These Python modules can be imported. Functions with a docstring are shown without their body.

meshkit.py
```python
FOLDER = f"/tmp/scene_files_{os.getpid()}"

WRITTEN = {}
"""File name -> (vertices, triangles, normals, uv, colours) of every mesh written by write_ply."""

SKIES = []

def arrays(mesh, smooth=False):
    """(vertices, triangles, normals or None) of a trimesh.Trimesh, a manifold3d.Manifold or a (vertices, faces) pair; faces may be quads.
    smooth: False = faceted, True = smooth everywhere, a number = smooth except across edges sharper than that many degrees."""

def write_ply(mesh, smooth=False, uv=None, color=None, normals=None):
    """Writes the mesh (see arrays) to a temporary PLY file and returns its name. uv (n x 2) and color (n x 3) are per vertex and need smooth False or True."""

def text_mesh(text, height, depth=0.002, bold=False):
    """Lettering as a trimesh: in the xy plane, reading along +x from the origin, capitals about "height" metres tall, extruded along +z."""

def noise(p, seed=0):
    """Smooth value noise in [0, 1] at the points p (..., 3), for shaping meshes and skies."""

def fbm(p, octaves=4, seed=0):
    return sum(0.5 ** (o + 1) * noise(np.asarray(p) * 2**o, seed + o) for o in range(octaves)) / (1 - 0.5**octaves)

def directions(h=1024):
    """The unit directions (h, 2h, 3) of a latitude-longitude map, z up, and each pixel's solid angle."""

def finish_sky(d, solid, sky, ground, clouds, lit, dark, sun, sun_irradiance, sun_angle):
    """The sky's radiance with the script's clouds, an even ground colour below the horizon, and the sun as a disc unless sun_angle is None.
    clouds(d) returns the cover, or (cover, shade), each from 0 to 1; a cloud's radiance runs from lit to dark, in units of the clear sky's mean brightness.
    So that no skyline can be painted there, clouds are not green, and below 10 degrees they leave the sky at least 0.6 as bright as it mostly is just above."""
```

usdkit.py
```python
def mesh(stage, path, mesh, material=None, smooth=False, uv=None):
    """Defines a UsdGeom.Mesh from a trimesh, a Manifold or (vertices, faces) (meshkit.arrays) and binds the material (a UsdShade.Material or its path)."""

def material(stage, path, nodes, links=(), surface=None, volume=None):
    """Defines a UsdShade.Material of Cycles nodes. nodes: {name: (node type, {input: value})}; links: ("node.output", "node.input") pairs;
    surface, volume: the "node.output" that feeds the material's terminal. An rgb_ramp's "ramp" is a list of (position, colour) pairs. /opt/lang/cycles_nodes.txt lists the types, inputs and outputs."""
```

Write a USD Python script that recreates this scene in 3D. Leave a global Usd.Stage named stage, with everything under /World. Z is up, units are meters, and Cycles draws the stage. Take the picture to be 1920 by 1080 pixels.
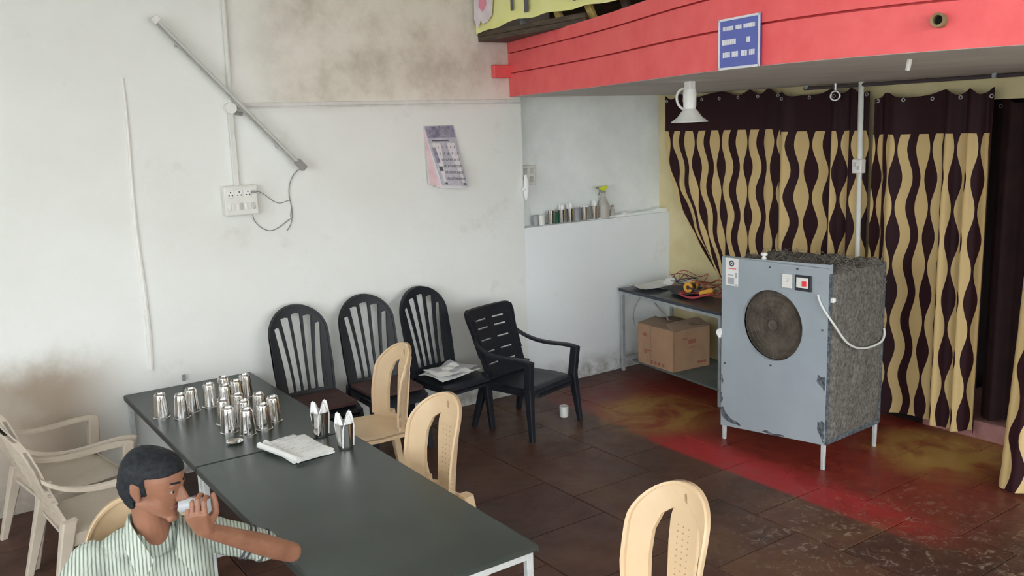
import math, random
import numpy as np
import trimesh
import manifold3d as m3
from shapely.geometry import Polygon, LineString, Point, box as sbox
from shapely.ops import unary_union
from shapely import affinity
from pxr import Usd, UsdGeom, UsdLux, UsdShade, Gf, Sdf, Vt
import usdkit, meshkit

random.seed(7)
rng = np.random.default_rng(7)
stage = Usd.Stage.CreateInMemory()
UsdGeom.SetStageUpAxis(stage, UsdGeom.Tokens.z)
UsdGeom.SetStageMetersPerUnit(stage, 1.0)
UsdGeom.Xform.Define(stage, '/World')
UsdGeom.Scope.Define(stage, '/World/Looks')

# ------------------------------------------------------------------ camera, light, exposure
CAM_H, F_PX = 2.2, 1673.0
TH, RO, YA = math.radians(10.34), math.radians(-1.94), math.radians(55.1)
fw = np.array([math.cos(YA) * math.cos(TH), math.sin(YA) * math.cos(TH), -math.sin(TH)])
rt = np.cross(fw, [0, 0, 1]); rt /= np.linalg.norm(rt); up = np.cross(rt, fw)
R_ = math.cos(RO) * rt + math.sin(RO) * up
U_ = -math.sin(RO) * rt + math.cos(RO) * up
cam = UsdGeom.Camera.Define(stage, '/World/camera')
cam.CreateHorizontalApertureAttr(36.0)
cam.CreateVerticalApertureAttr(20.25)
cam.CreateFocalLengthAttr(36.0 * F_PX / 1920.0)
cam.CreateClippingRangeAttr(Gf.Vec2f(0.05, 500))
M4 = np.eye(4); M4[0, :3], M4[1, :3], M4[2, :3], M4[3, :3] = R_, U_, -fw, [0, 0, CAM_H]
cam.AddTransformOp().Set(Gf.Matrix4d(*M4.ravel().tolist()))
cam.CreateExposureAttr(0.25)

# overcast daylight that comes in through the open shop front (left) and the openings shaped for it behind
dome = UsdLux.DomeLight.Define(stage, '/World/sky')
dome.CreateIntensityAttr(1.0)
sky_m = usdkit.material(stage, '/World/Looks/sky_look', {
    'tc': ('texture_coordinate', {}), 'sep': ('separate_xyz', {}),
    'rp': ('rgb_ramp', {'ramp': [(0.0, (0.62, 0.68, 0.74)), (0.5, (0.95, 0.98, 1.0)), (1.0, (0.80, 0.90, 1.0))]}),
    'mr': ('map_range', {'from_min': -1.0, 'from_max': 1.0}),
    'bg': ('background_shader', {'strength': 3.6})},
    [('tc.generated', 'sep.vector'), ('sep.z', 'mr.value'), ('mr.result', 'rp.fac'), ('rp.color', 'bg.color')], surface='bg.background')
UsdShade.MaterialBindingAPI.Apply(dome.GetPrim()).Bind(sky_m)

# ------------------------------------------------------------------ helpers
TAKEN = {}
def numbered(parent, name):
    k = (parent, name); n = TAKEN.get(k, -1) + 1; TAKEN[k] = n
    return name if n == 0 else f'{name}_{n:03d}'

def setcd(p, label=None, cat=None, group=None, kind=None):
    for k, v in (('label', label), ('category', cat), ('group', group), ('kind', kind)):
        if v: p.SetCustomDataByKey(k, v)

def obj(name, mesh, mat, parent=None, smooth=35, label=None, cat=None, group=None, kind=None, uv=None):
    base = parent.GetPath().pathString if parent else '/World'
    path = f'{base}/{numbered(base, name)}'
    def outward(m):
        if m.volume < 0:
            m = trimesh.Trimesh(m.vertices, m.faces[:, ::-1], process=False)
        return m
    mesh = trimesh.util.concatenate([outward(m) for m in mesh]) if isinstance(mesh, list) else outward(mesh)
    m = usdkit.mesh(stage, path, mesh, MATS[mat], smooth=(False if uv is not None and smooth is None else smooth), uv=uv)
    p = m.GetPrim(); setcd(p, label, cat, group, kind)
    return p

def thing(name, label, cat, loc=(0, 0, 0), rz=0, group=None, kind=None):
    path = f"/World/{numbered('/World', name)}"
    x = UsdGeom.Xform.Define(stage, path)
    x.AddTranslateOp().Set(Gf.Vec3d(*map(float, loc))); x.AddRotateZOp().Set(float(rz))
    setcd(x.GetPrim(), label, cat, group, kind)
    return x.GetPrim()

def dup(root, label, loc, rz=0, group=None):
    was = dict(root.GetCustomData())
    if group == 'none': was['group'] = None; group = None
    name = root.GetName()
    r = thing(name, label, was['category'], loc, rz, group or was.get('group'))
    r.GetReferences().AddInternalReference(root.GetPath()); r.SetInstanceable(True)
    return r

def T(m, t=(0, 0, 0), r=None):
    m = m.copy()
    if r is not None:
        m.apply_transform(trimesh.transformations.euler_matrix(*[math.radians(a) for a in r]))
    m.apply_translation(t)
    return m

def bx(c, s, b=0.0, r=None):
    """box centred at c, sizes s, chamfer b"""
    s = np.array(s, float)
    if b <= 0:
        m = trimesh.creation.box(s)
    else:
        b = min(b, s.min() * 0.45)
        pts = []
        h = s / 2
        for sx in (-1, 1):
            for sy in (-1, 1):
                for sz in (-1, 1):
                    for ax in range(3):
                        p = h - b; p[ax] = h[ax]
                        pts.append(p * [sx, sy, sz])
        m = trimesh.convex.convex_hull(np.array(pts))
    return T(m, c, r)

def bx2(lo, hi, b=0.0):
    lo, hi = np.array(lo, float), np.array(hi, float)
    return bx((lo + hi) / 2, hi - lo, b)

def tube(path, r, n=8, closed=False, caps=True):
    p = np.asarray(path, float); k = len(p)
    rr = np.broadcast_to(np.asarray(r, float), (k,))
    t = np.gradient(p, axis=0)
    t /= np.linalg.norm(t, axis=1, keepdims=True) + 1e-12
    ref = np.array([0, 0, 1.0]) if abs(t[0][2]) < 0.9 else np.array([1.0, 0, 0])
    a = np.cross(t[0], ref); a /= np.linalg.norm(a)
    A = []
    for i in range(k):
        a = a - t[i] * (a @ t[i]); a /= np.linalg.norm(a) + 1e-12; A.append(a)
    A = np.array(A); B = np.cross(t, A)
    ang = np.arange(n) * 2 * np.pi / n
    v = (p[:, None] + rr[:, None, None] * (np.cos(ang)[None, :, None] * A[:, None] + np.sin(ang)[None, :, None] * B[:, None])).reshape(-1, 3)
    f = []
    for i in range(k - 1):
        for j in range(n):
            q = (i * n + j, i * n + (j + 1) % n, (i + 1) * n + (j + 1) % n, (i + 1) * n + j)
            f += [(q[0], q[1], q[2]), (q[0], q[2], q[3])]
    if caps:
        v = np.vstack([v, p[0], p[-1]])
        for j in range(n):
            f.append((k * n, (j + 1) % n, j)); f.append((k * n + 1, (k - 1) * n + j, (k - 1) * n + (j + 1) % n))
    return trimesh.Trimesh(v, f, process=False)

def spline(pts, n=24):
    from scipy.interpolate import CubicSpline
    p = np.asarray(pts, float)
    d = np.r_[0, np.cumsum(np.linalg.norm(np.diff(p, axis=0), axis=1))]
    return CubicSpline(d, p)(np.linspace(0, d[-1], n))

def lathe(prof, n=24):
    return trimesh.creation.revolve(np.asarray(prof, float), sections=n)

def ext(poly, h, z=0.0):
    polys = getattr(poly, 'geoms', [poly])
    m = trimesh.util.concatenate([trimesh.creation.extrude_polygon(g, h, engine='earcut') for g in polys if g.area > 1e-9])
    m.apply_translation([0, 0, z])
    return m

def panel(poly, thick, warp, edge=0.03):
    """a 2-D outline (u,v) given a thickness, cut finely and bent in space by warp(u,v,w) -> xyz"""
    m = ext(poly, thick, -thick / 2)
    v, f = trimesh.remesh.subdivide_to_size(m.vertices, m.faces, edge, max_iter=12)
    x, y, z = warp(v[:, 0], v[:, 1], v[:, 2])
    m = trimesh.Trimesh(np.stack([x, y, z], 1), f, process=True)
    return m

def grid(nu, nv, fn):
    """open sheet: fn(u,v) arrays in [0,1] -> xyz ; returns verts, faces, uv"""
    u, v = np.meshgrid(np.linspace(0, 1, nu), np.linspace(0, 1, nv), indexing='ij')
    P = np.stack(fn(u, v), -1).reshape(-1, 3)
    i, j = np.meshgrid(np.arange(nu - 1), np.arange(nv - 1), indexing='ij')
    q = np.stack([i * nv + j, (i + 1) * nv + j, (i + 1) * nv + j + 1, i * nv + j + 1], -1).reshape(-1, 4)
    f = np.vstack([q[:, [0, 1, 2]], q[:, [0, 2, 3]]])
    return P, f, np.stack([u.ravel(), v.ravel()], 1)

def thick_sheet(P, f, uv, t):
    """doubles an open sheet into a closed thin solid"""
    m = trimesh.Trimesh(P, f, process=False)
    n = m.vertex_normals
    k = len(P)
    v = np.vstack([P + n * t / 2, P - n * t / 2])
    ed = np.sort(m.edges, axis=1); ue, cnt = np.unique(ed, axis=0, return_counts=True)
    bnd = set(map(tuple, ue[cnt == 1]))
    ff = [f, f[:, ::-1] + k]
    side = []
    for a, b in m.edges:
        if (min(a, b), max(a, b)) in bnd:
            side += [(b, a, a + k), (b, a + k, b + k)]
    ff.append(np.array(side))
    return trimesh.Trimesh(v, np.vstack(ff), process=False), np.vstack([uv, uv])

def hullpts(pts):
    return trimesh.convex.convex_hull(np.asarray(pts, float))

def bar(a, b, w, h, b_=0.0):
    """rectangular bar from a to b; w sideways, h upward"""
    a, b = np.asarray(a, float), np.asarray(b, float)
    d = b - a; L = np.linalg.norm(d); d /= L
    ref = np.array([0, 0, 1.0]) if abs(d[2]) < 0.95 else np.array([0, 1.0, 0])
    s = np.cross(d, ref); s /= np.linalg.norm(s); u = np.cross(s, d)
    m = bx((0, 0, 0), (L, w, h), b_)
    M = np.eye(4); M[:3, 0], M[:3, 1], M[:3, 2], M[:3, 3] = d, s, u, (a + b) / 2
    m.apply_transform(M)
    return m

def taper(a, b, sa, sb, ch=0.25):
    """tapered post: rectangle sa at a to rectangle sb at b (world x,y sizes) with clipped corners"""
    pts = []
    for c, s in ((a, sa), (b, sb)):
        for i, j in ((1, 1 - ch), (1 - ch, 1), (-1, 1 - ch), (-1 + ch, 1), (1, -1 + ch), (1 - ch, -1), (-1, -1 + ch), (-1 + ch, -1)):
            pts.append((c[0] + i * s[0] / 2, c[1] + j * s[1] / 2, c[2]))
    return hullpts(pts)

# ------------------------------------------------------------------ materials
MATS = {}
def material(name, nodes, links, surface='p.BSDF'):
    MATS[name] = usdkit.material(stage, f'/World/Looks/{name}', nodes, links, surface=surface)

def simple(name, c, rough=0.5, metal=0.0, c2=None, scale=6.0, bump=0.0, bscale=40.0, spec=0.5, detail=4, lo=0.35, hi=0.65, coat=0.0, stretch=None, space='position'):
    n = {'p': ('principled_bsdf', {'base_color': c, 'roughness': rough, 'metallic': metal, 'specular_ior_level': spec, 'coat_weight': coat}),
         'g': ('geometry', {}), 'tc': ('texture_coordinate', {})}
    l = []
    src = 'g.position' if space == 'position' else 'tc.object'
    if stretch:
        n['mp'] = ('mapping', {'scale': stretch}); l.append((src, 'mp.vector')); src = 'mp.vector'
    if c2 is not None:
        n['n'] = ('noise_texture', {'scale': scale, 'detail': detail, 'roughness': 0.6})
        n['r'] = ('rgb_ramp', {'ramp': [(lo, c), (hi, c2)]})
        l += [(src, 'n.vector'), ('n.fac', 'r.fac'), ('r.color', 'p.base_color')]
    if bump > 0:
        n['bn'] = ('noise_texture', {'scale': bscale, 'detail': 5})
        n['b'] = ('bump', {'strength': bump, 'distance': 0.01})
        l += [(src, 'bn.vector'), ('bn.fac', 'b.height'), ('b.normal', 'p.normal')]
    material(name, n, l)

# lime-washed wall: pale blue-white paint, beige damp stained top, brown grime low on the left
def wall_paint():
    n = {'g': ('geometry', {}), 's': ('separate_xyz', {}),
         'n1': ('noise_texture', {'scale': 0.9, 'detail': 5, 'roughness': 0.6}),
         'n2': ('noise_texture', {'scale': 2.4, 'detail': 8, 'roughness': 0.68}),
         'n3': ('noise_texture', {'scale': 9.0, 'detail': 6, 'roughness': 0.7}),
         'base': ('rgb_ramp', {'ramp': [(0.3, (0.73, 0.74, 0.70)), (0.7, (0.80, 0.82, 0.79))]}),
         'top': ('rgb_ramp', {'ramp': [(0.32, (0.52, 0.475, 0.40)), (0.50, (0.69, 0.645, 0.565)), (0.68, (0.80, 0.77, 0.70))]}),
         'p': ('principled_bsdf', {'roughness': 0.72, 'specular_ior_level': 0.25}),
         # masks
         'tz': ('map_range', {'range_type': 'smoothstep', 'from_min': 2.30, 'from_max': 2.44}),
         'tx': ('map_range', {'range_type': 'smoothstep', 'from_min': 1.7, 'from_max': 2.6}),
         'tm': ('math', {'math_type': 'multiply'}),
         'm1': ('mix', {}),
         'dz': ('map_range', {'range_type': 'smoothstep', 'from_min': 1.08, 'from_max': 0.72}),
         'dx': ('map_range', {'range_type': 'smoothstep', 'from_min': 1.25, 'from_max': 0.7}),
         'dm': ('math', {'math_type': 'multiply'}),
         'dzn': ('math', {'math_type': 'multiply_add', 'value2': 0.45, 'value3': -0.2}),
         'dzs': ('math', {'math_type': 'add'}),
         'dp': ('rgb_ramp', {'ramp': [(0.25, (0.5,) * 3), (0.55, (0.95,) * 3)]}),
         'dm2': ('math', {'math_type': 'multiply'}),
         'm2': ('mix', {'color2': (0.34, 0.27, 0.20)}),
         # skirting grime just over the floor
         'sz': ('map_range', {'range_type': 'smoothstep', 'from_min': 0.26, 'from_max': 0.02}),
         'sr': ('rgb_ramp', {'ramp': [(0.35, (0.15,) * 3), (0.6, (0.8,) * 3)]}),
         'sm': ('math', {'math_type': 'multiply'}),
         'm3': ('mix', {'color2': (0.22, 0.19, 0.16)}),
         # flaking near the niche, small marks
         'fl': ('rgb_ramp', {'ramp': [(0.60, (0.0,) * 3), (0.72, (0.35,) * 3)]}),
         'm4': ('mix', {'color2': (0.55, 0.52, 0.47)}), 'rx': ('math', {'math_type': 'less_than', 'value1': 4.24}), 'rz': ('math', {'math_type': 'less_than', 'value2': 1.40}), 'rm': ('math', {'math_type': 'multiply'}), 'm0': ('mix', {'color2': (0.80, 0.845, 0.85)}),  # repainted bluish section under the niche, lightened to offset weak light there
         'b': ('bump', {'strength': 0.22, 'distance': 0.02})}
    l = [('g.position', 's.vector'), ('g.position', 'n1.vector'), ('g.position', 'n2.vector'), ('g.position', 'n3.vector'),
         ('n1.fac', 'base.fac'), ('n2.fac', 'top.fac'), ('s.z', 'tz.value'), ('s.x', 'tx.value'), ('tz.result', 'tm.value1'), ('tx.result', 'tm.value2'),
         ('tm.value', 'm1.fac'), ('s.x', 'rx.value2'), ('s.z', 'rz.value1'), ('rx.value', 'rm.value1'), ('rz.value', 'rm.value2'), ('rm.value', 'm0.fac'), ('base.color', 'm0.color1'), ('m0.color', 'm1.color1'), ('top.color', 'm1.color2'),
         ('n2.fac', 'dzn.value1'), ('s.z', 'dzs.value1'), ('dzn.value', 'dzs.value2'), ('dzs.value', 'dz.value'), ('s.x', 'dx.value'), ('dz.result', 'dm.value1'), ('dx.result', 'dm.value2'),
         ('n1.fac', 'dp.fac'), ('dm.value', 'dm2.value1'), ('dp.color', 'dm2.value2'), ('dm2.value', 'm2.fac'), ('m1.color', 'm2.color1'),
         ('s.z', 'sz.value'), ('n3.fac', 'sr.fac'), ('sz.result', 'sm.value1'), ('sr.color', 'sm.value2'), ('sm.value', 'm3.fac'), ('m2.color', 'm3.color1'),
         ('n2.fac', 'fl.fac'), ('fl.color', 'm4.fac'), ('m3.color', 'm4.color1'),
         ('m4.color', 'p.base_color'), ('n3.fac', 'b.height'), ('b.normal', 'p.normal')]
    material('wall_paint', n, l)
wall_paint()
simple('niche_paint', (0.74, 0.78, 0.76), 0.75, c2=(0.83, 0.87, 0.85), scale=3.0, bump=0.15, spec=0.2)
simple('cream_paint', (0.66, 0.56, 0.30), 0.7, c2=(0.74, 0.64, 0.38), scale=4.0, bump=0.1, spec=0.25)
simple('ceiling_paint', (0.70, 0.68, 0.62), 0.8, c2=(0.78, 0.77, 0.72), scale=2.0)
simple('soffit_paint', (0.56, 0.54, 0.51), 0.75, c2=(0.64, 0.61, 0.58), scale=3.0, bump=0.1, spec=0.2)
simple('red_paint', (0.78, 0.105, 0.11), 0.55, c2=(0.84, 0.14, 0.14), scale=5.0, bump=0.12, bscale=25, spec=0.35)
simple('red_groove', (0.42, 0.03, 0.035), 0.6)
simple('ledge_paint', (0.60, 0.59, 0.55), 0.7, c2=(0.70, 0.69, 0.66), scale=9)
simple('outside_ground', (0.36, 0.34, 0.30), 0.9, c2=(0.42, 0.40, 0.36), scale=1.0)
simple('dark_timber', (0.045, 0.032, 0.022), 0.7, c2=(0.09, 0.062, 0.04), scale=6, stretch=(1, 1, 6))
simple('step_paint', (0.26, 0.11, 0.10), 0.6, c2=(0.34, 0.17, 0.15), scale=9, bump=0.1)
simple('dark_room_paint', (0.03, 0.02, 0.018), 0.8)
simple('joint_dirt', (0.03, 0.02, 0.016), 0.9, c2=(0.05, 0.035, 0.028), scale=20)

# stone floor: brown-black slabs; a bright red oxide band, worn yellow and red paint beyond it (marks in world position, each with its own shape)
def floor_stone():
    n = {'g': ('geometry', {}), 's': ('separate_xyz', {}), 'oi': ('object_info', {}),
         'n1': ('noise_texture', {'scale': 1.7, 'detail': 6, 'roughness': 0.62}),
         'n2': ('noise_texture', {'scale': 6.5, 'detail': 7, 'roughness': 0.7}),
         'n4': ('noise_texture', {'scale': 2.6, 'detail': 5, 'roughness': 0.6, 'distortion': 0.6}),
         'stone': ('rgb_ramp', {'ramp': [(0.28, (0.028, 0.015, 0.011)), (0.5, (0.055, 0.024, 0.017)), (0.72, (0.085, 0.044, 0.026))]}),
         'var': ('rgb_ramp', {'ramp': [(0.0, (0.85, 0.8, 0.78)), (0.4, (1.0, 0.96, 0.94)), (0.78, (1.05, 1.08, 0.98)), (1.0, (1.45, 1.4, 1.1))]}),
         'mv': ('mix', {'mix_type': 'multiply', 'fac': 1.0}),
         # red zone: x beyond the band edge, wobbling
         'wob': ('math', {'math_type': 'multiply_add', 'value2': 0.22, 'value3': -0.11}),
         'xs': ('math', {'math_type': 'add'}),
         'zone': ('map_range', {'range_type': 'smoothstep', 'from_min': 4.17, 'from_max': 4.23}),
         'redc': ('rgb_ramp', {'ramp': [(0.30, (0.085, 0.011, 0.008)), (0.55, (0.15, 0.018, 0.011)), (0.75, (0.20, 0.038, 0.016))]}),
         'ny': ('map_range', {'range_type': 'smoothstep', 'from_min': 6.0, 'from_max': 5.1}),
         'nyy': ('map_range', {'range_type': 'smoothstep', 'from_min': 1.9, 'from_max': 2.9}),
         'zm': ('math', {'math_type': 'multiply'}), 'zm2': ('math', {'math_type': 'multiply'}),
         'mr': ('mix', {}),
         # bright band
         'bx': ('rgb_ramp', {'ramp': [(0.0, (0,) * 3), (0.10, (1,) * 3), (0.62, (1,) * 3), (1.0, (0,) * 3)]}),
         'bxr': ('map_range', {'from_min': 4.13, 'from_max': 4.52, 'clamp': True}),
         'by': ('rgb_ramp', {'ramp': [(0.0, (0,) * 3), (0.25, (0.75,) * 3), (0.55, (1,) * 3), (0.9, (0.9,) * 3), (1.0, (0,) * 3)]}),
         'byr': ('map_range', {'from_min': 2.2, 'from_max': 4.45, 'clamp': True}),
         'bm': ('math', {'math_type': 'multiply'}), 'bm2': ('math', {'math_type': 'multiply'}),
         'bn': ('rgb_ramp', {'ramp': [(0.25, (0.45,) * 3), (0.6, (1,) * 3)]}),
         'mb': ('mix', {'color2': (0.29, 0.018, 0.020)}),
         # yellow rangoli patches
         'yd': ('vector_math', {'math_type': 'distance', 'vector2': (4.62, 4.76, 0)}), 'ydr': ('map_range', {'range_type': 'smoothstep', 'from_min': 0.62, 'from_max': 0.18}),
         'yd2': ('vector_math', {'math_type': 'distance', 'vector2': (5.45, 2.95, 0)}), 'ydr2': ('map_range', {'range_type': 'smoothstep', 'from_min': 0.62, 'from_max': 0.2}),
         'ya': ('math', {'math_type': 'maximum'}), 'yn': ('rgb_ramp', {'ramp': [(0.34, (0,) * 3), (0.54, (0.9,) * 3)]}), 'ym': ('math', {'math_type': 'multiply'}),
         'my': ('mix', {'color2': (0.27, 0.155, 0.038)}),
         # pale scuffs and chalky wear near the front right
         'sc': ('noise_texture', {'scale': 14.0, 'detail': 8, 'roughness': 0.75, 'distortion': 1.2}),
         'scr': ('rgb_ramp', {'ramp': [(0.54, (0,) * 3), (0.66, (1,) * 3)]}),
         'sd': ('vector_math', {'math_type': 'distance', 'vector2': (3.95, 2.35, 0)}), 'sdr': ('map_range', {'range_type': 'smoothstep', 'from_min': 1.25, 'from_max': 0.35, 'to_max': 0.7}),
         'smk': ('math', {'math_type': 'multiply'}), 'ms': ('mix', {'color2': (0.26, 0.19, 0.14)}),
         'rr': ('rgb_ramp', {'ramp': [(0.3, (0.30,) * 3), (0.7, (0.55,) * 3)]}),
         'b': ('bump', {'strength': 0.25, 'distance': 0.006}),
         'p': ('principled_bsdf', {'specular_ior_level': 0.28})}
    l = [('g.position', 's.vector')] + [('g.position', f'{k}.vector') for k in ('n1', 'n2', 'n4', 'sc')] + [
        ('n1.fac', 'stone.fac'), ('oi.random', 'var.fac'), ('stone.color', 'mv.color1'), ('var.color', 'mv.color2'),
        ('n4.fac', 'wob.value1'), ('s.x', 'xs.value1'), ('wob.value', 'xs.value2'), ('xs.value', 'zone.value'), ('s.y', 'ny.value'), ('s.y', 'nyy.value'),
        ('zone.result', 'zm.value1'), ('ny.result', 'zm.value2'), ('zm.value', 'zm2.value1'), ('nyy.result', 'zm2.value2'), ('zm2.value', 'mr.fac'), ('n2.fac', 'redc.fac'), ('mv.color', 'mr.color1'), ('redc.color', 'mr.color2'),
        ('s.x', 'bxr.value'), ('bxr.result', 'bx.fac'), ('s.y', 'byr.value'), ('byr.result', 'by.fac'), ('bx.color', 'bm.value1'), ('by.color', 'bm.value2'),
        ('n2.fac', 'bn.fac'), ('bm.value', 'bm2.value1'), ('bn.color', 'bm2.value2'), ('bm2.value', 'mb.fac'), ('mr.color', 'mb.color1'),
        ('g.position', 'yd.vector1'), ('g.position', 'yd2.vector1'), ('yd.value', 'ydr.value'), ('yd2.value', 'ydr2.value'), ('ydr.result', 'ya.value1'), ('ydr2.result', 'ya.value2'),
        ('n4.fac', 'yn.fac'), ('ya.value', 'ym.value1'), ('yn.color', 'ym.value2'), ('ym.value', 'my.fac'), ('mb.color', 'my.color1'),
        ('sc.fac', 'scr.fac'), ('g.position', 'sd.vector1'), ('sd.value', 'sdr.value'), ('scr.color', 'smk.value1'), ('sdr.result', 'smk.value2'), ('smk.value', 'ms.fac'), ('my.color', 'ms.color1'),
        ('ms.color', 'p.base_color'), ('n2.fac', 'rr.fac'), ('rr.color', 'p.roughness'), ('n2.fac', 'b.height'), ('b.normal', 'p.normal')]
    material('floor_stone', n, l)
floor_stone()

# curtain cloth: cream satin with maroon wavy stripes (printed), plain maroon head band
def curtain_cloth():
    P, k = 1.0, 2 * math.pi / 0.40
    n = {'tc': ('texture_coordinate', {}), 's': ('separate_xyz', {}),
         'kv': ('math', {'math_type': 'multiply', 'value2': k}), 'sin': ('math', {'math_type': 'sine'}),
         'up': ('math', {'math_type': 'divide', 'value2': P}),
         # family one: snake of even width
         'sa': ('math', {'math_type': 'multiply_add', 'value2': -0.085}), 'fa': ('math', {'math_type': 'fraction'}), 'ca': ('math', {'math_type': 'subtract', 'value2': 0.5}), 'aa': ('math', {'math_type': 'absolute'}), 'la': ('math', {'math_type': 'less_than', 'value2': 0.138}),
         # family two: swelling and pinching
         'ub': ('math', {'math_type': 'add', 'value2': 0.5}), 'fb': ('math', {'math_type': 'fraction'}), 'cb': ('math', {'math_type': 'subtract', 'value2': 0.5}), 'ab': ('math', {'math_type': 'absolute'}),
         'wb': ('math', {'math_type': 'multiply_add', 'value2': -0.072, 'value3': 0.128}), 'lb': ('math', {'math_type': 'subtract'}), 'lb2': ('math', {'math_type': 'less_than', 'value2': 0.0}),
         'mx': ('math', {'math_type': 'maximum'}),
         'hd': ('math', {'math_type': 'less_than', 'value2': 0.0}), 'mm': ('math', {'math_type': 'multiply'}),
         'fine': ('wave_texture', {'scale': 40.0, 'distortion': 1.5, 'detail': 2}), 'fm': ('mapping', {'scale': (6, 0.6, 1)}),
         'cream': ('rgb_ramp', {'ramp': [(0.0, (0.54, 0.385, 0.165)), (1.0, (0.68, 0.505, 0.25))]}),
         'col': ('mix', {'color1': (0.027, 0.0085, 0.011)}),
         'p': ('principled_bsdf', {'roughness': 0.6, 'specular_ior_level': 0.15})}
    l = [('tc.UV', 's.vector'), ('s.y', 'kv.value1'), ('kv.value', 'sin.value1'), ('s.x', 'up.value1'),
         ('sin.value', 'sa.value1'), ('up.value', 'sa.value3'), ('sa.value', 'fa.value1'), ('fa.value', 'ca.value1'), ('ca.value', 'aa.value1'), ('aa.value', 'la.value1'),
         ('up.value', 'ub.value1'), ('ub.value', 'fb.value1'), ('fb.value', 'cb.value1'), ('cb.value', 'ab.value1'), ('sin.value', 'wb.value1'), ('ab.value', 'lb.value1'), ('wb.value', 'lb.value2'), ('lb.value', 'lb2.value1'),
         ('la.value', 'mx.value1'), ('lb2.value', 'mx.value2'), ('s.y', 'hd.value1'), ('hd.value', 'mm.value1'), ('mx.value', 'mm.value2'),
         ('tc.UV', 'fm.vector'), ('fm.vector', 'fine.vector'), ('fine.fac', 'cream.fac'), ('mm.value', 'col.fac'), ('cream.color', 'col.color2'), ('col.color', 'p.base_color')]
    material('curtain_cloth', n, l)
curtain_cloth()
simple('maroon_cloth', (0.014, 0.005, 0.006), 0.8, spec=0.2, c2=(0.022, 0.008, 0.008), scale=8)
simple('lining_cloth', (0.66, 0.57, 0.38), 0.8, c2=(0.72, 0.64, 0.46), scale=8)
simple('black_plastic', (0.006, 0.007, 0.010), 0.42, spec=0.32, c2=(0.010, 0.011, 0.015), scale=9)
simple('beige_plastic', (0.62, 0.45, 0.275), 0.36, spec=0.45, c2=(0.66, 0.49, 0.305), scale=5, space='object')
simple('beige_hole', (0.38, 0.26, 0.15), 0.6)
simple('cream_plastic', (0.42, 0.36, 0.285), 0.45, spec=0.4, c2=(0.48, 0.41, 0.33), scale=5, space='object')
simple('table_laminate', (0.018, 0.025, 0.021), 0.33, spec=0.42, c2=(0.028, 0.036, 0.031), scale=2.5, detail=6)
simple('table_edge', (0.022, 0.025, 0.023), 0.5)
simple('grey_steel_paint', (0.46, 0.48, 0.47), 0.45, metal=0.2, c2=(0.56, 0.58, 0.57), scale=14)
simple('rack_steel', (0.30, 0.33, 0.34), 0.5, metal=0.2, c2=(0.40, 0.43, 0.44), scale=14)
simple('black_top', (0.014, 0.016, 0.026), 0.3, c2=(0.03, 0.033, 0.045), scale=6)
simple('shelf_plate', (0.07, 0.09, 0.085), 0.6, c2=(0.11, 0.13, 0.12), scale=6)
simple('cooler_paint', (0.31, 0.355, 0.385), 0.45, spec=0.4, c2=(0.34, 0.385, 0.415), scale=4, metal=0.0)
simple('chipped_metal', (0.035, 0.045, 0.055), 0.7, c2=(0.13, 0.15, 0.16), scale=45, lo=0.4, hi=0.6)
simple('wood_wool', (0.075, 0.068, 0.058), 0.95, c2=(0.26, 0.24, 0.215), scale=55, bump=1.0, bscale=90, spec=0.05, detail=8, lo=0.3, hi=0.75, stretch=(1.0, 1.0, 0.7))
simple('wool_strand', (0.16, 0.145, 0.125), 0.95, c2=(0.26, 0.24, 0.21), scale=30, spec=0.05)
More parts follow.
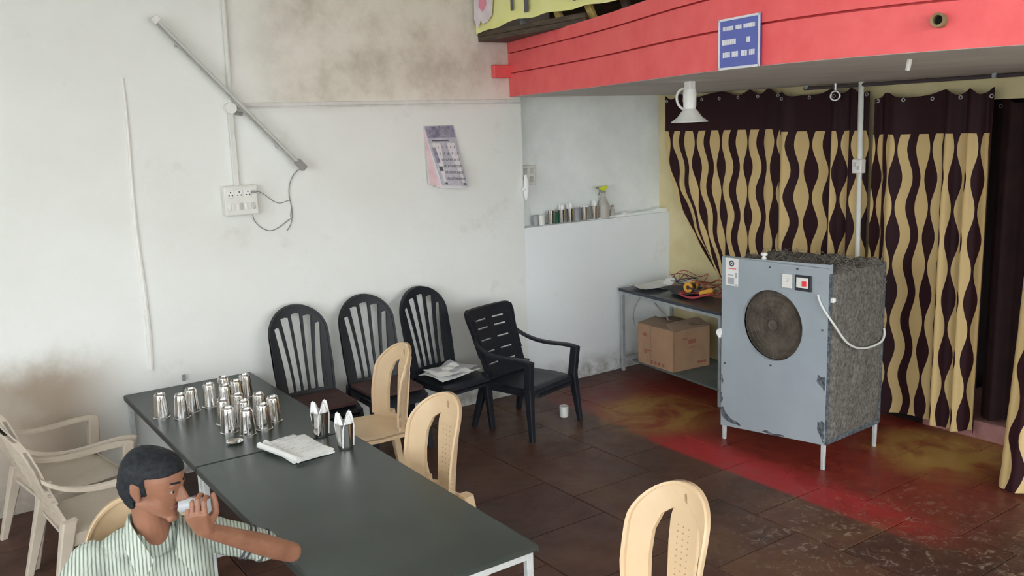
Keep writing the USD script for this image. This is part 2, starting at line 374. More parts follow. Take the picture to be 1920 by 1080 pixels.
simple('dusty_grille', (0.07, 0.058, 0.045), 0.9, c2=(0.15, 0.125, 0.10), scale=10, spec=0.1, detail=7)
simple('hole_dark', (0.012, 0.011, 0.010), 0.9)
simple('white_plastic', (0.72, 0.71, 0.67), 0.4, c2=(0.78, 0.77, 0.73), scale=6)
simple('old_white_plastic', (0.66, 0.66, 0.61), 0.45, c2=(0.72, 0.72, 0.67), scale=10)
simple('switch_grey', (0.50, 0.50, 0.47), 0.5)
simple('dark_slot', (0.05, 0.05, 0.05), 0.6)
simple('black_satin', (0.02, 0.022, 0.027), 0.4)
simple('switch_red', (0.75, 0.05, 0.06), 0.35)
simple('paper_white', (0.74, 0.74, 0.72), 0.8, c2=(0.80, 0.80, 0.78), scale=7)
simple('paper_print', (0.10, 0.10, 0.11), 0.8)
simple('paper_grey', (0.40, 0.40, 0.42), 0.8)
simple('napkin', (0.83, 0.83, 0.82), 0.85)
simple('steel', (0.74, 0.73, 0.71), 0.08, metal=1.0)
simple('dull_steel', (0.55, 0.55, 0.54), 0.35, metal=1.0)
simple('cardboard', (0.36, 0.22, 0.135), 0.85, c2=(0.42, 0.265, 0.165), scale=5, spec=0.15)
simple('cardboard_top', (0.27, 0.19, 0.13), 0.85, c2=(0.33, 0.235, 0.165), scale=5, spec=0.15)
simple('box_print', (0.30, 0.11, 0.07), 0.85)
simple('conduit_pvc', (0.62, 0.62, 0.58), 0.45, c2=(0.70, 0.70, 0.66), scale=7)
simple('tube_shade', (0.36, 0.36, 0.33), 0.4, c2=(0.44, 0.44, 0.41), scale=9)
simple('wire_grey', (0.26, 0.25, 0.24), 0.6)
simple('wire_dark', (0.06, 0.045, 0.05), 0.5)
simple('wire_red', (0.42, 0.05, 0.06), 0.5)
simple('copper_coil', (0.33, 0.10, 0.05), 0.45, c2=(0.2, 0.06, 0.04), scale=30)
simple('yellow_plastic', (0.78, 0.40, 0.04), 0.45)
simple('lime_plastic', (0.66, 0.75, 0.06), 0.45)
simple('banner_yellow', (0.80, 0.79, 0.30), 0.75, c2=(0.86, 0.85, 0.42), scale=2.5)
simple('banner_white', (0.78, 0.72, 0.74), 0.75, c2=(0.70, 0.60, 0.66), scale=14)
simple('banner_pink', (0.75, 0.28, 0.38), 0.75)
simple('banner_purple', (0.16, 0.10, 0.24), 0.75)
simple('strut_yellow', (0.62, 0.46, 0.14), 0.7)
simple('sign_blue', (0.10, 0.13, 0.42), 0.45)
simple('sign_white', (0.70, 0.70, 0.74), 0.5)
simple('rust_pipe', (0.16, 0.11, 0.05), 0.7, c2=(0.26, 0.19, 0.09), scale=30)
simple('calendar_grey', (0.40, 0.39, 0.45), 0.7, c2=(0.52, 0.51, 0.56), scale=20)
simple('calendar_head', (0.15, 0.14, 0.22), 0.7, c2=(0.34, 0.32, 0.38), scale=24)
simple('calendar_page', (0.66, 0.63, 0.64), 0.75, c2=(0.72, 0.69, 0.70), scale=8)
simple('calendar_pink', (0.66, 0.42, 0.44), 0.75, c2=(0.74, 0.56, 0.57), scale=9)
simple('glass_green', (0.02, 0.10, 0.06), 0.2)
simple('cup_grey', (0.34, 0.35, 0.36), 0.3)
simple('bottle_haze', (0.42, 0.40, 0.36), 0.35)
simple('newsprint', (0.68, 0.68, 0.65), 0.85, c2=(0.76, 0.76, 0.73), scale=12)
simple('cushion_cloth', (0.042, 0.018, 0.016), 0.85, c2=(0.07, 0.030, 0.025), scale=14, bump=0.2)
simple('skin', (0.20, 0.088, 0.050), 0.5, c2=(0.26, 0.118, 0.070), scale=12, spec=0.4)
simple('hair_black', (0.006, 0.007, 0.009), 0.6, spec=0.2, c2=(0.016, 0.018, 0.021), scale=60)
simple('eye_white', (0.30, 0.27, 0.24), 0.4)
simple('lip', (0.24, 0.085, 0.065), 0.5)
simple('trousers_cloth', (0.05, 0.05, 0.055), 0.85)
simple('sandal', (0.03, 0.02, 0.015), 0.7)

def shirt_cloth():
    n = {'g': ('geometry', {}), 'm': ('mapping', {'rotation': (0, 0, 0.25)}), 'w': ('wave_texture', {'scale': 26.0, 'distortion': 0.8, 'detail': 2, 'detail_scale': 1.5}),
         'r': ('rgb_ramp', {'ramp': [(0.0, (0.13, 0.155, 0.13)), (0.22, (0.29, 0.33, 0.275)), (0.5, (0.38, 0.42, 0.355)), (1.0, (0.46, 0.50, 0.43))]}),
         'nn': ('noise_texture', {'scale': 7.0, 'detail': 3, 'distortion': 1.5}), 'b': ('bump', {'strength': 0.6, 'distance': 0.03}),
         'p': ('principled_bsdf', {'roughness': 0.85, 'specular_ior_level': 0.2})}
    material('shirt_cloth', n, [('g.position', 'm.vector'), ('m.vector', 'w.vector'), ('w.fac', 'r.fac'), ('r.color', 'p.base_color'), ('g.position', 'nn.vector'), ('nn.fac', 'b.height'), ('b.normal', 'p.normal')])
shirt_cloth()
material('clear_glass', {'t': ('transparent_bsdf', {'color': (0.9, 0.93, 0.93)}), 'gl': ('glossy_bsdf', {'roughness': 0.05}), 'f': ('fresnel', {'IOR': 1.45}), 'm': ('mix_closure', {})},
         [('f.fac', 'm.fac'), ('t.BSDF', 'm.closure1'), ('gl.BSDF', 'm.closure2')], surface='m.closure')

# ------------------------------------------------------------------ the setting
YW, XB, ZC = 5.87, 5.886, 3.9          # left wall plane, curtain wall plane, roof
SLAB = 2.43
def struct(name, mesh, mat, parent=None, label=None, smooth=False, kind='structure'):
    return obj(name, mesh, mat, parent, smooth=smooth, label=label, kind=None if parent else kind)

ground = struct('ground', bx2((-40, -40, -0.16), (40, 40, -0.06)), 'outside_ground', label='pale ground outside the open shop front')
floor = struct('floor', bx2((-2.6, -2.2, -0.06), (XB + 0.1, YW + 0.3, -0.012)), 'joint_dirt', label='dark stone floor with a worn red and yellow painted patch')
# slabs of the floor, each a piece with its own height and slightly chipped edges
SX, SY, GAP = 0.63, 0.56, 0.0035
ix = 0
for i in range(-1, 10):
    for j in range(0, 10):
        x0, y0 = 0.0 + i * SX, 0.30 + j * SY + (0.28 if i % 2 else 0.0)
        x1, y1 = min(x0 + SX, XB), min(y0 + SY, YW + 0.0)
        y0 = max(y0, 0.3)
        if x1 - x0 < 0.05 or y1 - y0 < 0.05:
            continue
        dz = rng.uniform(-0.0025, 0.0)
        g = GAP * rng.uniform(0.6, 1.3)
        m = bx2((x0 + g / 2, y0 + g / 2, -0.03), (x1 - g / 2, y1 - g / 2, dz), 0.003)
        obj('slab', m, 'floor_stone', floor, smooth=False)
struct('paving', bx2((-2.6, -2.2, -0.05), (XB, 0.3, -0.002)), 'floor_stone', label='plain stone floor behind the viewer')

# left wall with its niche
NX0, NZ0, ND = 4.24, 1.37, 0.13
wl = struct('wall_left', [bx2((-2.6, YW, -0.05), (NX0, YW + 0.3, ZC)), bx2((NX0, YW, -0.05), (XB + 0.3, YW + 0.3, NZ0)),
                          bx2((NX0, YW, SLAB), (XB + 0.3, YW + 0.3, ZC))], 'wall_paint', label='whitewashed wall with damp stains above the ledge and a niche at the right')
struct('niche_back', bx2((NX0, YW + ND, NZ0), (XB + 0.3, YW + 0.3, SLAB)), 'niche_paint', wl)
# ragged plaster edge over the niche sill, right half
xs = np.linspace(4.98, XB + 0.02, 70)
hs_ = 0.004 + 0.030 * meshkit.fbm(np.c_[xs * 5, 0 * xs, 0 * xs], 4, 3) * np.clip((xs - 4.98) * 3, 0, 1) + 0.012 * np.clip((xs - 5.3) * 3, 0, 1)
sm_ = ext(Polygon([(4.98, -0.01)] + list(zip(xs, hs_)) + [(XB + 0.02, -0.01)]), 0.075)
v = sm_.vertices.copy(); sm_.vertices = np.stack([v[:, 0], YW + 0.118 - v[:, 2] - 0.012 * meshkit.noise(np.c_[v[:, 0] * 12, v[:, 2] * 0, v[:, 1] * 0], 6), NZ0 + v[:, 1]], 1)
sill = sm_
struct('sill_plaster', sill, 'niche_paint', wl)
# ledge line and the wall pieces
led = struct('trim_1', [bx2((1.93, YW - 0.020, 2.374), (4.235, YW + 0.01, 2.402), 0.004), bx2((1.93, YW - 0.006, 2.362), (4.235, YW + 0.01, 2.374))], 'ledge_paint', label='thin ledge line across the wall between the conduit and the niche')
# putty-covered cable on the wall
pts = spline([(1.277, YW - 0.002, 2.56), (1.272, YW - 0.003, 2.1), (1.262, YW - 0.002, 1.7), (1.268, YW - 0.003, 1.3), (1.258, YW - 0.002, 0.74)], 30)
obj('wall_cable', tube(pts, np.linspace(0.008, 0.018, 30)), 'white_plastic', label='thin white vertical cable painted over on the bare left part of the wall', cat='cable')

# curtain wall with its doorway
DY0, DY1, DZ0, DZ1 = 1.2, 3.70, 0.12, 2.26
wr = struct('wall_right', [bx2((XB, DY1, -0.05), (XB + 0.35, YW + 0.3, ZC)), bx2((XB, -2.2, -0.05), (XB + 0.2, DY0, ZC)), bx2((XB, DY0, DZ1), (XB + 0.2, DY1, ZC))], 'cream_paint', label='cream yellow wall behind the wavy curtains')
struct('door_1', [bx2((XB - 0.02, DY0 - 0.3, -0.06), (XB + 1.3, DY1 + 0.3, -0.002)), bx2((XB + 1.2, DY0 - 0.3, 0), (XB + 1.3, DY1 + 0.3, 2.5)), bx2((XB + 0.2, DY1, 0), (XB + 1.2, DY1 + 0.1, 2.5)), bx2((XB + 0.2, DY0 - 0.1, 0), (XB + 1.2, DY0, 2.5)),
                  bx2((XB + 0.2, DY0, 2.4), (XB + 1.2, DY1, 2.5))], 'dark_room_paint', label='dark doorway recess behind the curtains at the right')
struct('door_step', bx2((XB - 0.02, DY0, -0.01), (XB + 1.2, 3.34, DZ0), 0.01), 'step_paint', label='pinkish worn step in the dark doorway')
# roof and the wall behind the viewer, whose two wide openings are shaped for the light; the left side is the open shop front
struct('ceiling', bx2((-2.6, -2.2, ZC), (XB + 0.2, YW + 0.3, ZC + 0.2)), 'ceiling_paint', label='high roof slab over the hall')
struct('wall_front', [bx2((-2.8, 4.1, -0.05), (-2.6, YW + 0.3, ZC)), bx2((-2.8, -2.4, 3.5), (-2.6, YW + 0.3, ZC))], 'ceiling_paint', label='added wall piece that cuts light on the left, and lintel of the shop front')  # wall piece added to keep light off the left end of the wall
struct('wall_back', [bx2((-2.6, -2.4, -0.05), (-2.2, -2.2, ZC)), bx2((1.2, -2.4, -0.05), (1.6, -2.2, ZC)), bx2((-2.6, -2.4, 3.5), (XB + 0.2, -2.2, ZC))], 'ceiling_paint', label='unseen wall behind the viewer with two openings shaped for the light')

# ------------------------------------------------------------------ balcony (structure) over the room
cv = spline([(4.135, 5.87), (3.98, 5.25), (3.655, 4.10), (3.275, 2.965), (3.20, 2.19), (3.36, 1.61), (3.75, 1.0), (4.4, 0.45), (5.2, 0.2)], 90)
plan = Polygon([tuple(p[:2]) for p in cv] + [(XB, 0.2), (XB, YW)])
clip = sbox(-1, 0.2, XB - 0.001, YW - 0.001)
def band(off, z0, z1):
    return ext(plan.buffer(off, join_style=1).intersection(clip).simplify(0.002), z1 - z0, z0)
bal = obj('balcony', band(-0.02, SLAB + 0.004, 2.832), 'red_groove', label='curved red painted balcony slab in the top right corner', kind='structure', smooth=30)
obj('face_band', band(0.000, SLAB - 0.010, 2.592), 'red_paint', bal, smooth=30)
obj('face_band', band(0.004, 2.601, 2.744), 'red_paint', bal, smooth=30)
obj('face_band', band(0.008, 2.752, 2.835), 'red_paint', bal, smooth=30)
obj('soffit', band(-0.008, SLAB - 0.012, SLAB + 0.008), 'soffit_paint', bal, smooth=30)
# red beam stub that sticks out at the wall end
obj('beam_stub', bx2((3.965, YW - 0.05, 2.562), (4.16, YW - 0.001, 2.66), 0.006), 'red_paint', bal, smooth=False)

# dark tray, banner and slanting struts of the mezzanine rail
ban = thing('banner', 'yellow printed cloth banner hung on the mezzanine rail above the red balcony', 'banner', (3.838, 5.86, 2.835))
P, f, uv = grid(60, 12, lambda u, v: (0.012 * np.sin(u * 37) * (0.4 + v) + 0.004 * np.sin(u * 90), -3.2 * u, 0.05 + 0.05 * np.minimum(u * 6, 1) + 0.75 * v + 0.006 * np.sin(u * 50) * (1 - v)))
ms, _ = thick_sheet(P, f, uv, 0.004)
obj('cloth', ms, 'banner_yellow', ban, smooth=40)
def blob(pts, mat, name, x=-0.018):
    poly = Polygon(pts).buffer(0.012).buffer(-0.004)
    m = ext(poly, 0.006)
    v = m.vertices.copy(); m.vertices = np.stack([x + 0 * v[:, 0] - v[:, 2], -v[:, 0], v[:, 1]], 1); m.invert()
    obj(name, m, mat, ban, smooth=False)
blob([(0.02, 0.16), (0.06, 0.10), (0.10, 0.16), (0.13, 0.12), (0.19, 0.13), (0.24, 0.17), (0.26, 0.30), (0.24, 0.46), (0.04, 0.46)], 'banner_white', 'printed_figure')
blob([(0.10, 0.24), (0.14, 0.21), (0.18, 0.25), (0.17, 0.31), (0.11, 0.31)], 'banner_pink', 'printed_flower', -0.026)
for px_, w_, b_, t_ in ((0.50, 0.012, 0.17, 0.5), (0.66, 0.03, 0.14, 0.5), (0.78, 0.012, 0.22, 0.5)):
    blob([(px_, b_), (px_ + w_, b_), (px_ + w_, t_), (px_, t_)], 'paper_print', 'printed_stroke')
for px_, w_, b_ in ((0.98, 0.04, 0.20), (1.08, 0.05, 0.17), (1.20, 0.06, 0.15), (1.36, 0.05, 0.19), (1.50, 0.08, 0.16)):
    blob([(px_, b_), (px_ + w_, b_ + 0.01), (px_ + w_, b_ + 0.2), (px_, b_ + 0.2)], 'banner_purple', 'printed_letter')
tray = obj('wall_mezzanine', [bx2((3.855, 4.6, 2.83), (4.2, YW - 0.001, 2.868), 0.006), bx2((3.855, 4.6, 2.868), (3.875, YW - 0.001, 2.90))], 'dark_timber', label='dark timber floor edge under the yellow banner', kind='structure', smooth=False)
struct('partition', [bx2((4.55, 0.3, 2.84), (4.6, YW - 0.001, ZC - 0.002))], 'dark_timber', tray)  # added dark panel, stands in for the shade inside the mezzanine
rail = thing('mezzanine_rail', 'yellow slanting wooden struts of the rail behind the banner', 'railing', (0, 0, 0))
for k, y in enumerate((4.95, 4.62, 4.28, 3.95, 3.6, 3.2)):
    obj('strut', bar((3.96, y + 0.16, 3.12), (3.96, y, 2.84), 0.035, 0.05, 0.004), 'strut_yellow' if k < 2 else 'dark_timber', rail, smooth=False)
obj('top_rail', bar((3.955, 5.85, 3.14), (3.955, 2.6, 3.14), 0.04, 0.05, 0.004), 'dark_timber', rail, smooth=False)
obj('post', bx2((3.94, 5.40, 2.835), (3.97, 5.43, 3.14)), 'rack_steel', rail, smooth=False)

# ------------------------------------------------------------------ things on the balcony face
def face_pt(y):
    i = np.argmin(abs(cv[:55, 1] - y)); t = cv[i + 1] - cv[i - 1]; t /= np.linalg.norm(t)
    n = np.array([t[1], -t[0]])
    if n[0] > 0: n = -n
    return cv[i], n, math.degrees(math.atan2(n[1], n[0]))
p, n, a = face_pt(2.80)
sg = thing('name_plate', 'small blue plate with white lettering fixed to the red balcony', 'sign', (p[0] + n[0] * 0.012, p[1] + n[1] * 0.012, 2.53), a + 90)
# local: x along the face (picture right), outward = -y
obj('plate', bx((0, 0.004, 0), (0.285, 0.008, 0.225), 0.003), 'sign_blue', sg, smooth=False)
obj('border', [bx((0, -0.001, s * 0.108), (0.285, 0.003, 0.010)) for s in (-1, 1)] + [bx((s * 0.138, -0.001, 0), (0.010, 0.003, 0.225)) for s in (-1, 1)], 'sign_white', sg, smooth=False)
lines = []
for zz, spans in ((0.068, ((-0.11, -0.035), (-0.02, 0.02), (0.035, 0.11))), (0.008, ((-0.115, -0.02), (0.055, 0.085))), (-0.048, ((-0.11, -0.06), (-0.045, 0.005), (0.02, 0.065), (0.075, 0.11)))):
    for s0, s1 in spans:
        x = s0
        while x < s1 - 0.006:
            w = rng.uniform(0.008, 0.015); w = min(w, s1 - x)
            lines.append(bx((x + w / 2, -0.001, zz), (w, 0.003, 0.024 if zz < 0.05 else 0.018)))
            x += w + 0.003
obj('lettering', lines, 'sign_white', sg, smooth=False, kind='stuff')
p, n, a = face_pt(1.86)
pp = thing('drain_pipe', 'short rusty pipe end poking out of the red balcony face', 'pipe', (p[0], p[1], 2.525), a)
obj('pipe_wall', trimesh.creation.annulus(0.017, 0.026, 0.10, sections=20, transform=trimesh.transformations.rotation_matrix(math.pi / 2, [0, 1, 0])), 'rust_pipe', pp)
obj('pipe_bore', T(trimesh.creation.cylinder(0.017, 0.02, sections=16), (0, 0, 0), (0, 90, 0)), 'hole_dark', pp)

# lamp under the balcony
lm = thing('clamp_lamp', 'white metal bell shaped lamp hanging under the balcony edge', 'lamp', (3.98, 3.80, SLAB))
obj('bracket', [bx((0, 0, -0.03), (0.05, 0.05, 0.06), 0.006), tube(spline([(0.0, 0.03, -0.05), (-0.02, 0.085, -0.09), (-0.01, 0.075, -0.15), (0, 0.03, -0.17)], 14), 0.008)], 'white_plastic', lm)
obj('lamp_neck', lathe([(0, 0), (0.036, 0), (0.040, -0.03), (0.038, -0.10), (0.03, -0.14), (0, -0.14)], 20).apply_translation([0, 0, -0.055]), 'white_plastic', lm)
obj('shade', lathe([(0.03, -0.135), (0.045, -0.15), (0.075, -0.19), (0.11, -0.215), (0.107, -0.219), (0.07, -0.195), (0.04, -0.155), (0.03, -0.145)], 28).apply_translation([0, 0, -0.03]), 'conduit_pvc', lm)
obj('bulb', T(trimesh.creation.icosphere(2, 0.03), (0, 0, -0.20)), 'white_plastic', lm)

# pipes, hook under the slab
cp = thing('curtain_pipe', 'black pipe running along under the balcony slab over the curtains', 'pipe', (0, 0, 0))
obj('pipe', tube([(5.72, 4.30, 2.395), (5.72, 1.2, 2.405)], 0.014, 10), 'wire_dark', cp)
for y in (4.28, 2.9, 1.5):
    obj('clip', bx((5.72, y, 2.408), (0.03, 0.03, 0.04), 0.004), 'rack_steel', cp, smooth=False)
hk = thing('ceiling_hook', 'grey ring hook hanging from the slab between the curtains', 'hook', (5.70, 4.02, SLAB - 0.012))
obj('stem', tube([(0, 0, 0.0), (0, 0, -0.05)], 0.012, 10), 'dull_steel', hk)
obj('ring', T(trimesh.creation.torus(0.032, 0.009, 24, 10), (0, 0, -0.088), (0, 90, 20)), 'dull_steel', hk)
nb = obj('cable_clip', T(bx((0, 0, 0), (0.02, 0.016, 0.05), 0.004), (3.62, 2.2, SLAB - 0.035), (10, 0, 0)), 'white_plastic', label='tiny white cable clip on the grey underside of the balcony', cat='clip')

# ------------------------------------------------------------------ curtains
def curtain(name, label, x, y0, y1, zt, zb, zh, amp, lam, phase, sweep=0.0, mat='curtain_cloth', stretch=1.0, uoff=0.0, flare=0.0, group=None, scal=0.02):
    W = y0 - y1
    nu = int(W / 0.012) + 2; nv = 70
    us = np.linspace(0, 1, nu)
    y = y0 - W * us
    ph = 2 * math.pi * (W * us / lam + 0.35 * np.sin(us * 7.3 + phase) + phase)
    off = amp * np.sin(ph) + 0.35 * amp * np.sin(2.3 * ph + 1)
    arc = np.r_[0, np.cumsum(np.hypot(np.diff(y), np.diff(off)))]; arc = arc / arc[-1] * stretch
    t = np.linspace(0, 1, nv)
    Z = zt + (zb - zt) * t[None, :] + 0 * us[:, None]
    Z += (scal * np.cos(ph) * (1 - t[None, :].T.T) ** 6 if False else 0)
    Z = Z + scal * np.cos(ph)[:, None] * np.clip(1 - t * 8, 0, 1)[None, :] + 0.012 * np.sin(ph * 0.5 + 2)[:, None] * np.clip(t * 6 - 5, 0, 1)[None, :]
    gather = 0.45 + 0.55 * np.clip(t * 3, 0, 1)
    X = x - off[:, None] * gather[None, :] - 0.012 * meshkit.noise(np.stack([us[:, None] * W * 5 + 0 * t, 2.5 * t[None, :] + 0 * us[:, None], 0 * Z + phase], -1), 5)
    d = np.clip(zh - Z, 0, 1.4)
    Y = y[:, None] - sweep * 0.45 * d ** 2 * ((1 - us) ** 2.4)[:, None] + flare * (t[None, :] ** 1.5) * (1 - us)[:, None]
    P = np.stack([X, Y, Z], -1).reshape(-1, 3)
    i, j = np.meshgrid(np.arange(nu - 1), np.arange(nv - 1), indexing='ij')
    q = np.stack([i * nv + j, (i + 1) * nv + j, (i + 1) * nv + j + 1, i * nv + j + 1], -1).reshape(-1, 4)
    f = np.vstack([q[:, [0, 1, 2]], q[:, [0, 2, 3]]])
    vv = (zt + (zb - zt) * t[None, :] + 0 * us[:, None]) - zh + (0 if mat == 'curtain_cloth' else -9)
    uv = np.stack([(arc[:, None] + uoff + 0 * vv).ravel(), vv.ravel()], 1)
    sh, uv2 = thick_sheet(P, f, uv, 0.003)
    root = thing(name, label, 'curtain', (0, 0, 0), group=group)
    obj('cloth', sh, mat, root, smooth=True, uv=uv2)
    k = max(2, int(round(W / 0.22)))
    for q_ in range(k + 1):
        u = 0.02 + 0.96 * q_ / k
        yy = y0 - W * u
        r = T(trimesh.creation.torus(0.011, 0.004, 12, 6), (np.interp(u, us, X[:, 1]) - 0.008, yy, zt - 0.035), (0, 90, 0))
        obj('eyelet', r, 'dull_steel', root)
    return root
G = 'wavy striped curtains on the right wall'
curtain('curtain', 'wavy striped curtain nearest the corner, its lower left edge swept aside', 5.80, 5.82, 4.565, 2.395, 0.06, 2.10, 0.010, 0.30, 0.1, sweep=0.95, stretch=4.4)
curtain('curtain', 'wavy striped curtain behind the cooler top, just left of the white wall pipe', 5.775, 4.55, 3.80, 2.365, 0.06, 2.08, 0.040, 0.30, 0.8, uoff=0.3, stretch=2.9)
curtain('curtain', 'wavy striped curtain hanging right of the cooler, its hem over the pink step', 5.775, 3.74, 2.92, 2.315, 0.055, 2.05, 0.042, 0.25, 0.35, uoff=0.1, stretch=4.7)
curtain('curtain', 'plain dark maroon curtain hanging in the doorway', 5.90, 2.96, 2.0, 2.25, 0.15, 9.0, 0.030, 0.2, 0.5, mat='maroon_cloth')
curtain('curtain', 'wavy striped curtain cut off by the right edge of the photo', 5.15, 2.36, 1.5, 2.40, 0.02, 2.05, 0.035, 0.30, 0.62, flare=0.09, uoff=0.42, stretch=3.2)

# white conduit and switch on the curtain wall
wc = thing('wall_pipe', 'white pipe with a small switch box running down between the two curtains', 'pipe', (5.72, 3.815, 0))
obj('pipe', tube([(0, 0.012, SLAB - 0.012), (0, 0, 1.86)], 0.019, 12), 'conduit_pvc', wc)
obj('pipe', tube([(0, 0, 1.80), (0, -0.02, 0.03)], 0.017, 12), 'conduit_pvc', wc)
sb = obj('switch_box', bx((-0.012, 0, 1.83), (0.06, 0.075, 0.10), 0.006), 'white_plastic', wc)
obj('rocker', [bx((-0.045, 0.012, 1.845), (0.008, 0.02, 0.03), 0.002), bx((-0.045, -0.015, 1.82), (0.008, 0.018, 0.026), 0.002)], 'switch_grey', sb)

# ------------------------------------------------------------------ on the left wall
tl = thing('tube_light', 'long bare tube light fitting mounted aslant on the white wall', 'tube light', (0, YW, 0))
A_, B_ = np.array([1.474, -0.074, 2.912]), np.array([2.350, -0.074, 1.966])
d_ = (B_ - A_) / np.linalg.norm(B_ - A_)
obj('batten', bar(A_ + [0, 0.016, 0], B_ + [0, 0.016, 0], 0.03, 0.030, 0.004), 'tube_shade', tl, smooth=False)
obj('tube', tube([A_ + d_ * 0.03 + [0, -0.016, 0], B_ - d_ * 0.06 + [0, -0.016, 0]], 0.011, 12), 'switch_grey', tl)
for q in (0.16, 0.84):
    obj('bracket', bx(A_ * (1 - q) + B_ * q + [0, 0.052, 0], (0.03, 0.042, 0.03), 0.003), 'tube_shade', tl, smooth=False)
obj('end_cap', bar(A_ + [0, -0.012, 0], A_ + d_ * 0.04 + [0, -0.012, 0], 0.036, 0.045, 0.005), 'white_plastic', tl, smooth=False)
obj('end_cap', bar(B_ - d_ * 0.065 + [0, -0.012, 0], B_ + d_ * 0.015 + [0, -0.012, 0], 0.036, 0.045, 0.005), 'wire_grey', tl, smooth=False, label='grey lower end cap')
cd = thing('conduit', 'white vertical conduit from the roof down to the switchboard with a round junction box', 'conduit', (0, YW, 0))
obj('conduit_pipe', tube([(1.932, -0.016, ZC - 0.02), (1.928, -0.016, 3.0), (1.917, -0.016, 2.40)], 0.016, 10), 'conduit_pvc', cd)
obj('conduit_pipe', bx2((1.892, -0.026, 1.862), (1.928, 0.0, 2.345), 0.004), 'conduit_pvc', cd)
jb = obj('junction_box', T(trimesh.creation.cylinder(0.036, 0.05, sections=20), (1.908, -0.025, 2.368), (90, 0, 0)), 'white_plastic', cd)
obj('elbow', tube([(1.908, -0.030, 2.352), (1.94, -0.026, 2.338), (1.985, -0.014, 2.33)], 0.012, 8), 'wire_grey', cd)
sw = thing('switchboard', 'white switchboard with sockets and a row of switches at the foot of the conduit', 'switchboard', (1.921, YW, 1.773), 0)
obj('box', bx((0, -0.03, 0), (0.222, 0.06, 0.195), 0.008), 'old_white_plastic', sw)
for k, x in enumerate((-0.072, -0.015, 0.042)):
    s = obj('socket', bx((x, -0.061, 0.045), (0.046, 0.006, 0.05), 0.003), 'white_plastic', sw, smooth=False)
    obj('socket_hole', [T(trimesh.creation.cylinder(0.0045, 0.003, sections=8), (x + a, -0.0645, 0.045 + b), (90, 0, 0)) for a, b in ((0, 0.012), (-0.011, -0.008), (0.011, -0.008))], 'dark_slot', s, smooth=False)
for k, x in enumerate((-0.085, -0.06, -0.03, -0.005, 0.022, 0.05, 0.078)):
    obj('switch', bx((x, -0.062, -0.038), (0.018, 0.01, 0.045), 0.003, (12 if k % 2 else -12, 0, 0)), 'switch_grey' if k in (3, 6) else 'white_plastic', sw, smooth=False)
obj('plug', [bx((0.078, -0.075, 0.052), (0.03, 0.03, 0.016), 0.004)], 'wire_grey', sw)
cr = spline([(0.095, -0.075, 0.052), (0.13, -0.05, 0.045), (0.2, -0.012, 0.0), (0.29, -0.008, -0.04), (0.345, -0.008, -0.03), (0.352, -0.008, -0.08), (0.342, -0.008, -0.14)], 40)
ol = thing('loose_wire', 'thin grey loose wire dangling in a loop between the tube light and the switchboard', 'wire', (1.921, YW, 1.773))
obj('lead', tube(cr, 0.0026, 6), 'wire_grey', ol)
obj('lead', tube(spline([(0.435, -0.02, 0.185), (0.37, -0.01, 0.12), (0.345, -0.008, 0.0), (0.355, -0.008, -0.07), (0.35, -0.008, -0.16), (0.31, -0.008, -0.23)], 40), 0.0032, 6), 'wire_grey', ol)
obj('lead', tube(spline([(0.07, -0.045, -0.10), (0.10, -0.012, -0.16), (0.19, -0.008, -0.22), (0.27, -0.008, -0.195), (0.345, -0.008, -0.15)], 40), 0.003, 6), 'wire_grey', ol)

# wall calendar: leaves fanned to the left, front leaf hanging askew
cal = thing('wall_calendar', 'paper wall calendar with a dark heading and fanned pink pages', 'calendar', (3.475, YW, 2.215), 0)
def leaf(x0, x1, x2, x3, z0, z1, dy, mat, name, parent, sw_=0.0):
    P, f, uv = grid(10, 14, lambda u, v: ((x0 + (x1 - x0) * u) * (1 - v) + (x2 + (x3 - x2) * u) * v, -0.006 - dy * v ** 1.2 - 0.012 * np.sin(u * 3.1) * v - sw_ * u * v, z0 + (z1 - z0) * v - 0.02 * u * v))
    sh, _ = thick_sheet(P, f, uv, 0.002)
    return obj(name, sh, mat, parent, smooth=40)
leaf(-0.135, 0.125, -0.125, 0.02, 0.0, -0.425, 0.015, 'calendar_page', 'page', cal)
leaf(-0.135, 0.125, -0.115, 0.04, 0.0, -0.435, 0.030, 'calendar_pink', 'page', cal)
leaf(-0.135, 0.125, -0.075, 0.09, 0.0, -0.450, 0.040, 'calendar_pink', 'page', cal)
leaf(-0.135, 0.125, -0.045, 0.175, 0.0, -0.462, 0.050, 'calendar_page', 'page', cal)
fr = leaf(-0.133, 0.125, -0.028, 0.192, 0.0, -0.440, 0.060, 'calendar_grey', 'front_page', cal)
def on_leaf(u, v):
    return np.array([(-0.133 + 0.258 * u) * (1 - v) + (-0.028 + 0.22 * u) * v, -0.0085 - 0.060 * v ** 1.2 - 0.012 * math.sin(u * 3.1) * v, -0.44 * v - 0.02 * u * v])
def patch(u0, u1, v0, v1, mat, name, lift=0.001):
    c = [on_leaf(u0, v0), on_leaf(u1, v0), on_leaf(u1, v1), on_leaf(u0, v1)]
    c = [q - [0, lift, 0] for q in c]
    b = [q + [0, 0.0025, 0] for q in c]
    return obj(name, hullpts(c + b), mat, fr, smooth=False)
patch(0.03, 0.97, 0.01, 0.20, 'calendar_head', 'heading')
patch(0.12, 0.7, 0.235, 0.26, 'paper_print', 'month_rule')
patch(0.10, 0.90, 0.29, 0.95, 'calendar_page', 'date_grid', 0.0005)
patch(0.05, 0.17, 0.36, 0.62, 'calendar_head', 'picture_block', 0.0015)
patch(0.08, 0.2, 0.68, 0.76, 'paper_print', 'picture_block', 0.0015)
patch(0.12, 0.95, 0.955, 0.985, 'paper_print', 'month_rule', 0.0015)
nums = []
dd = 1
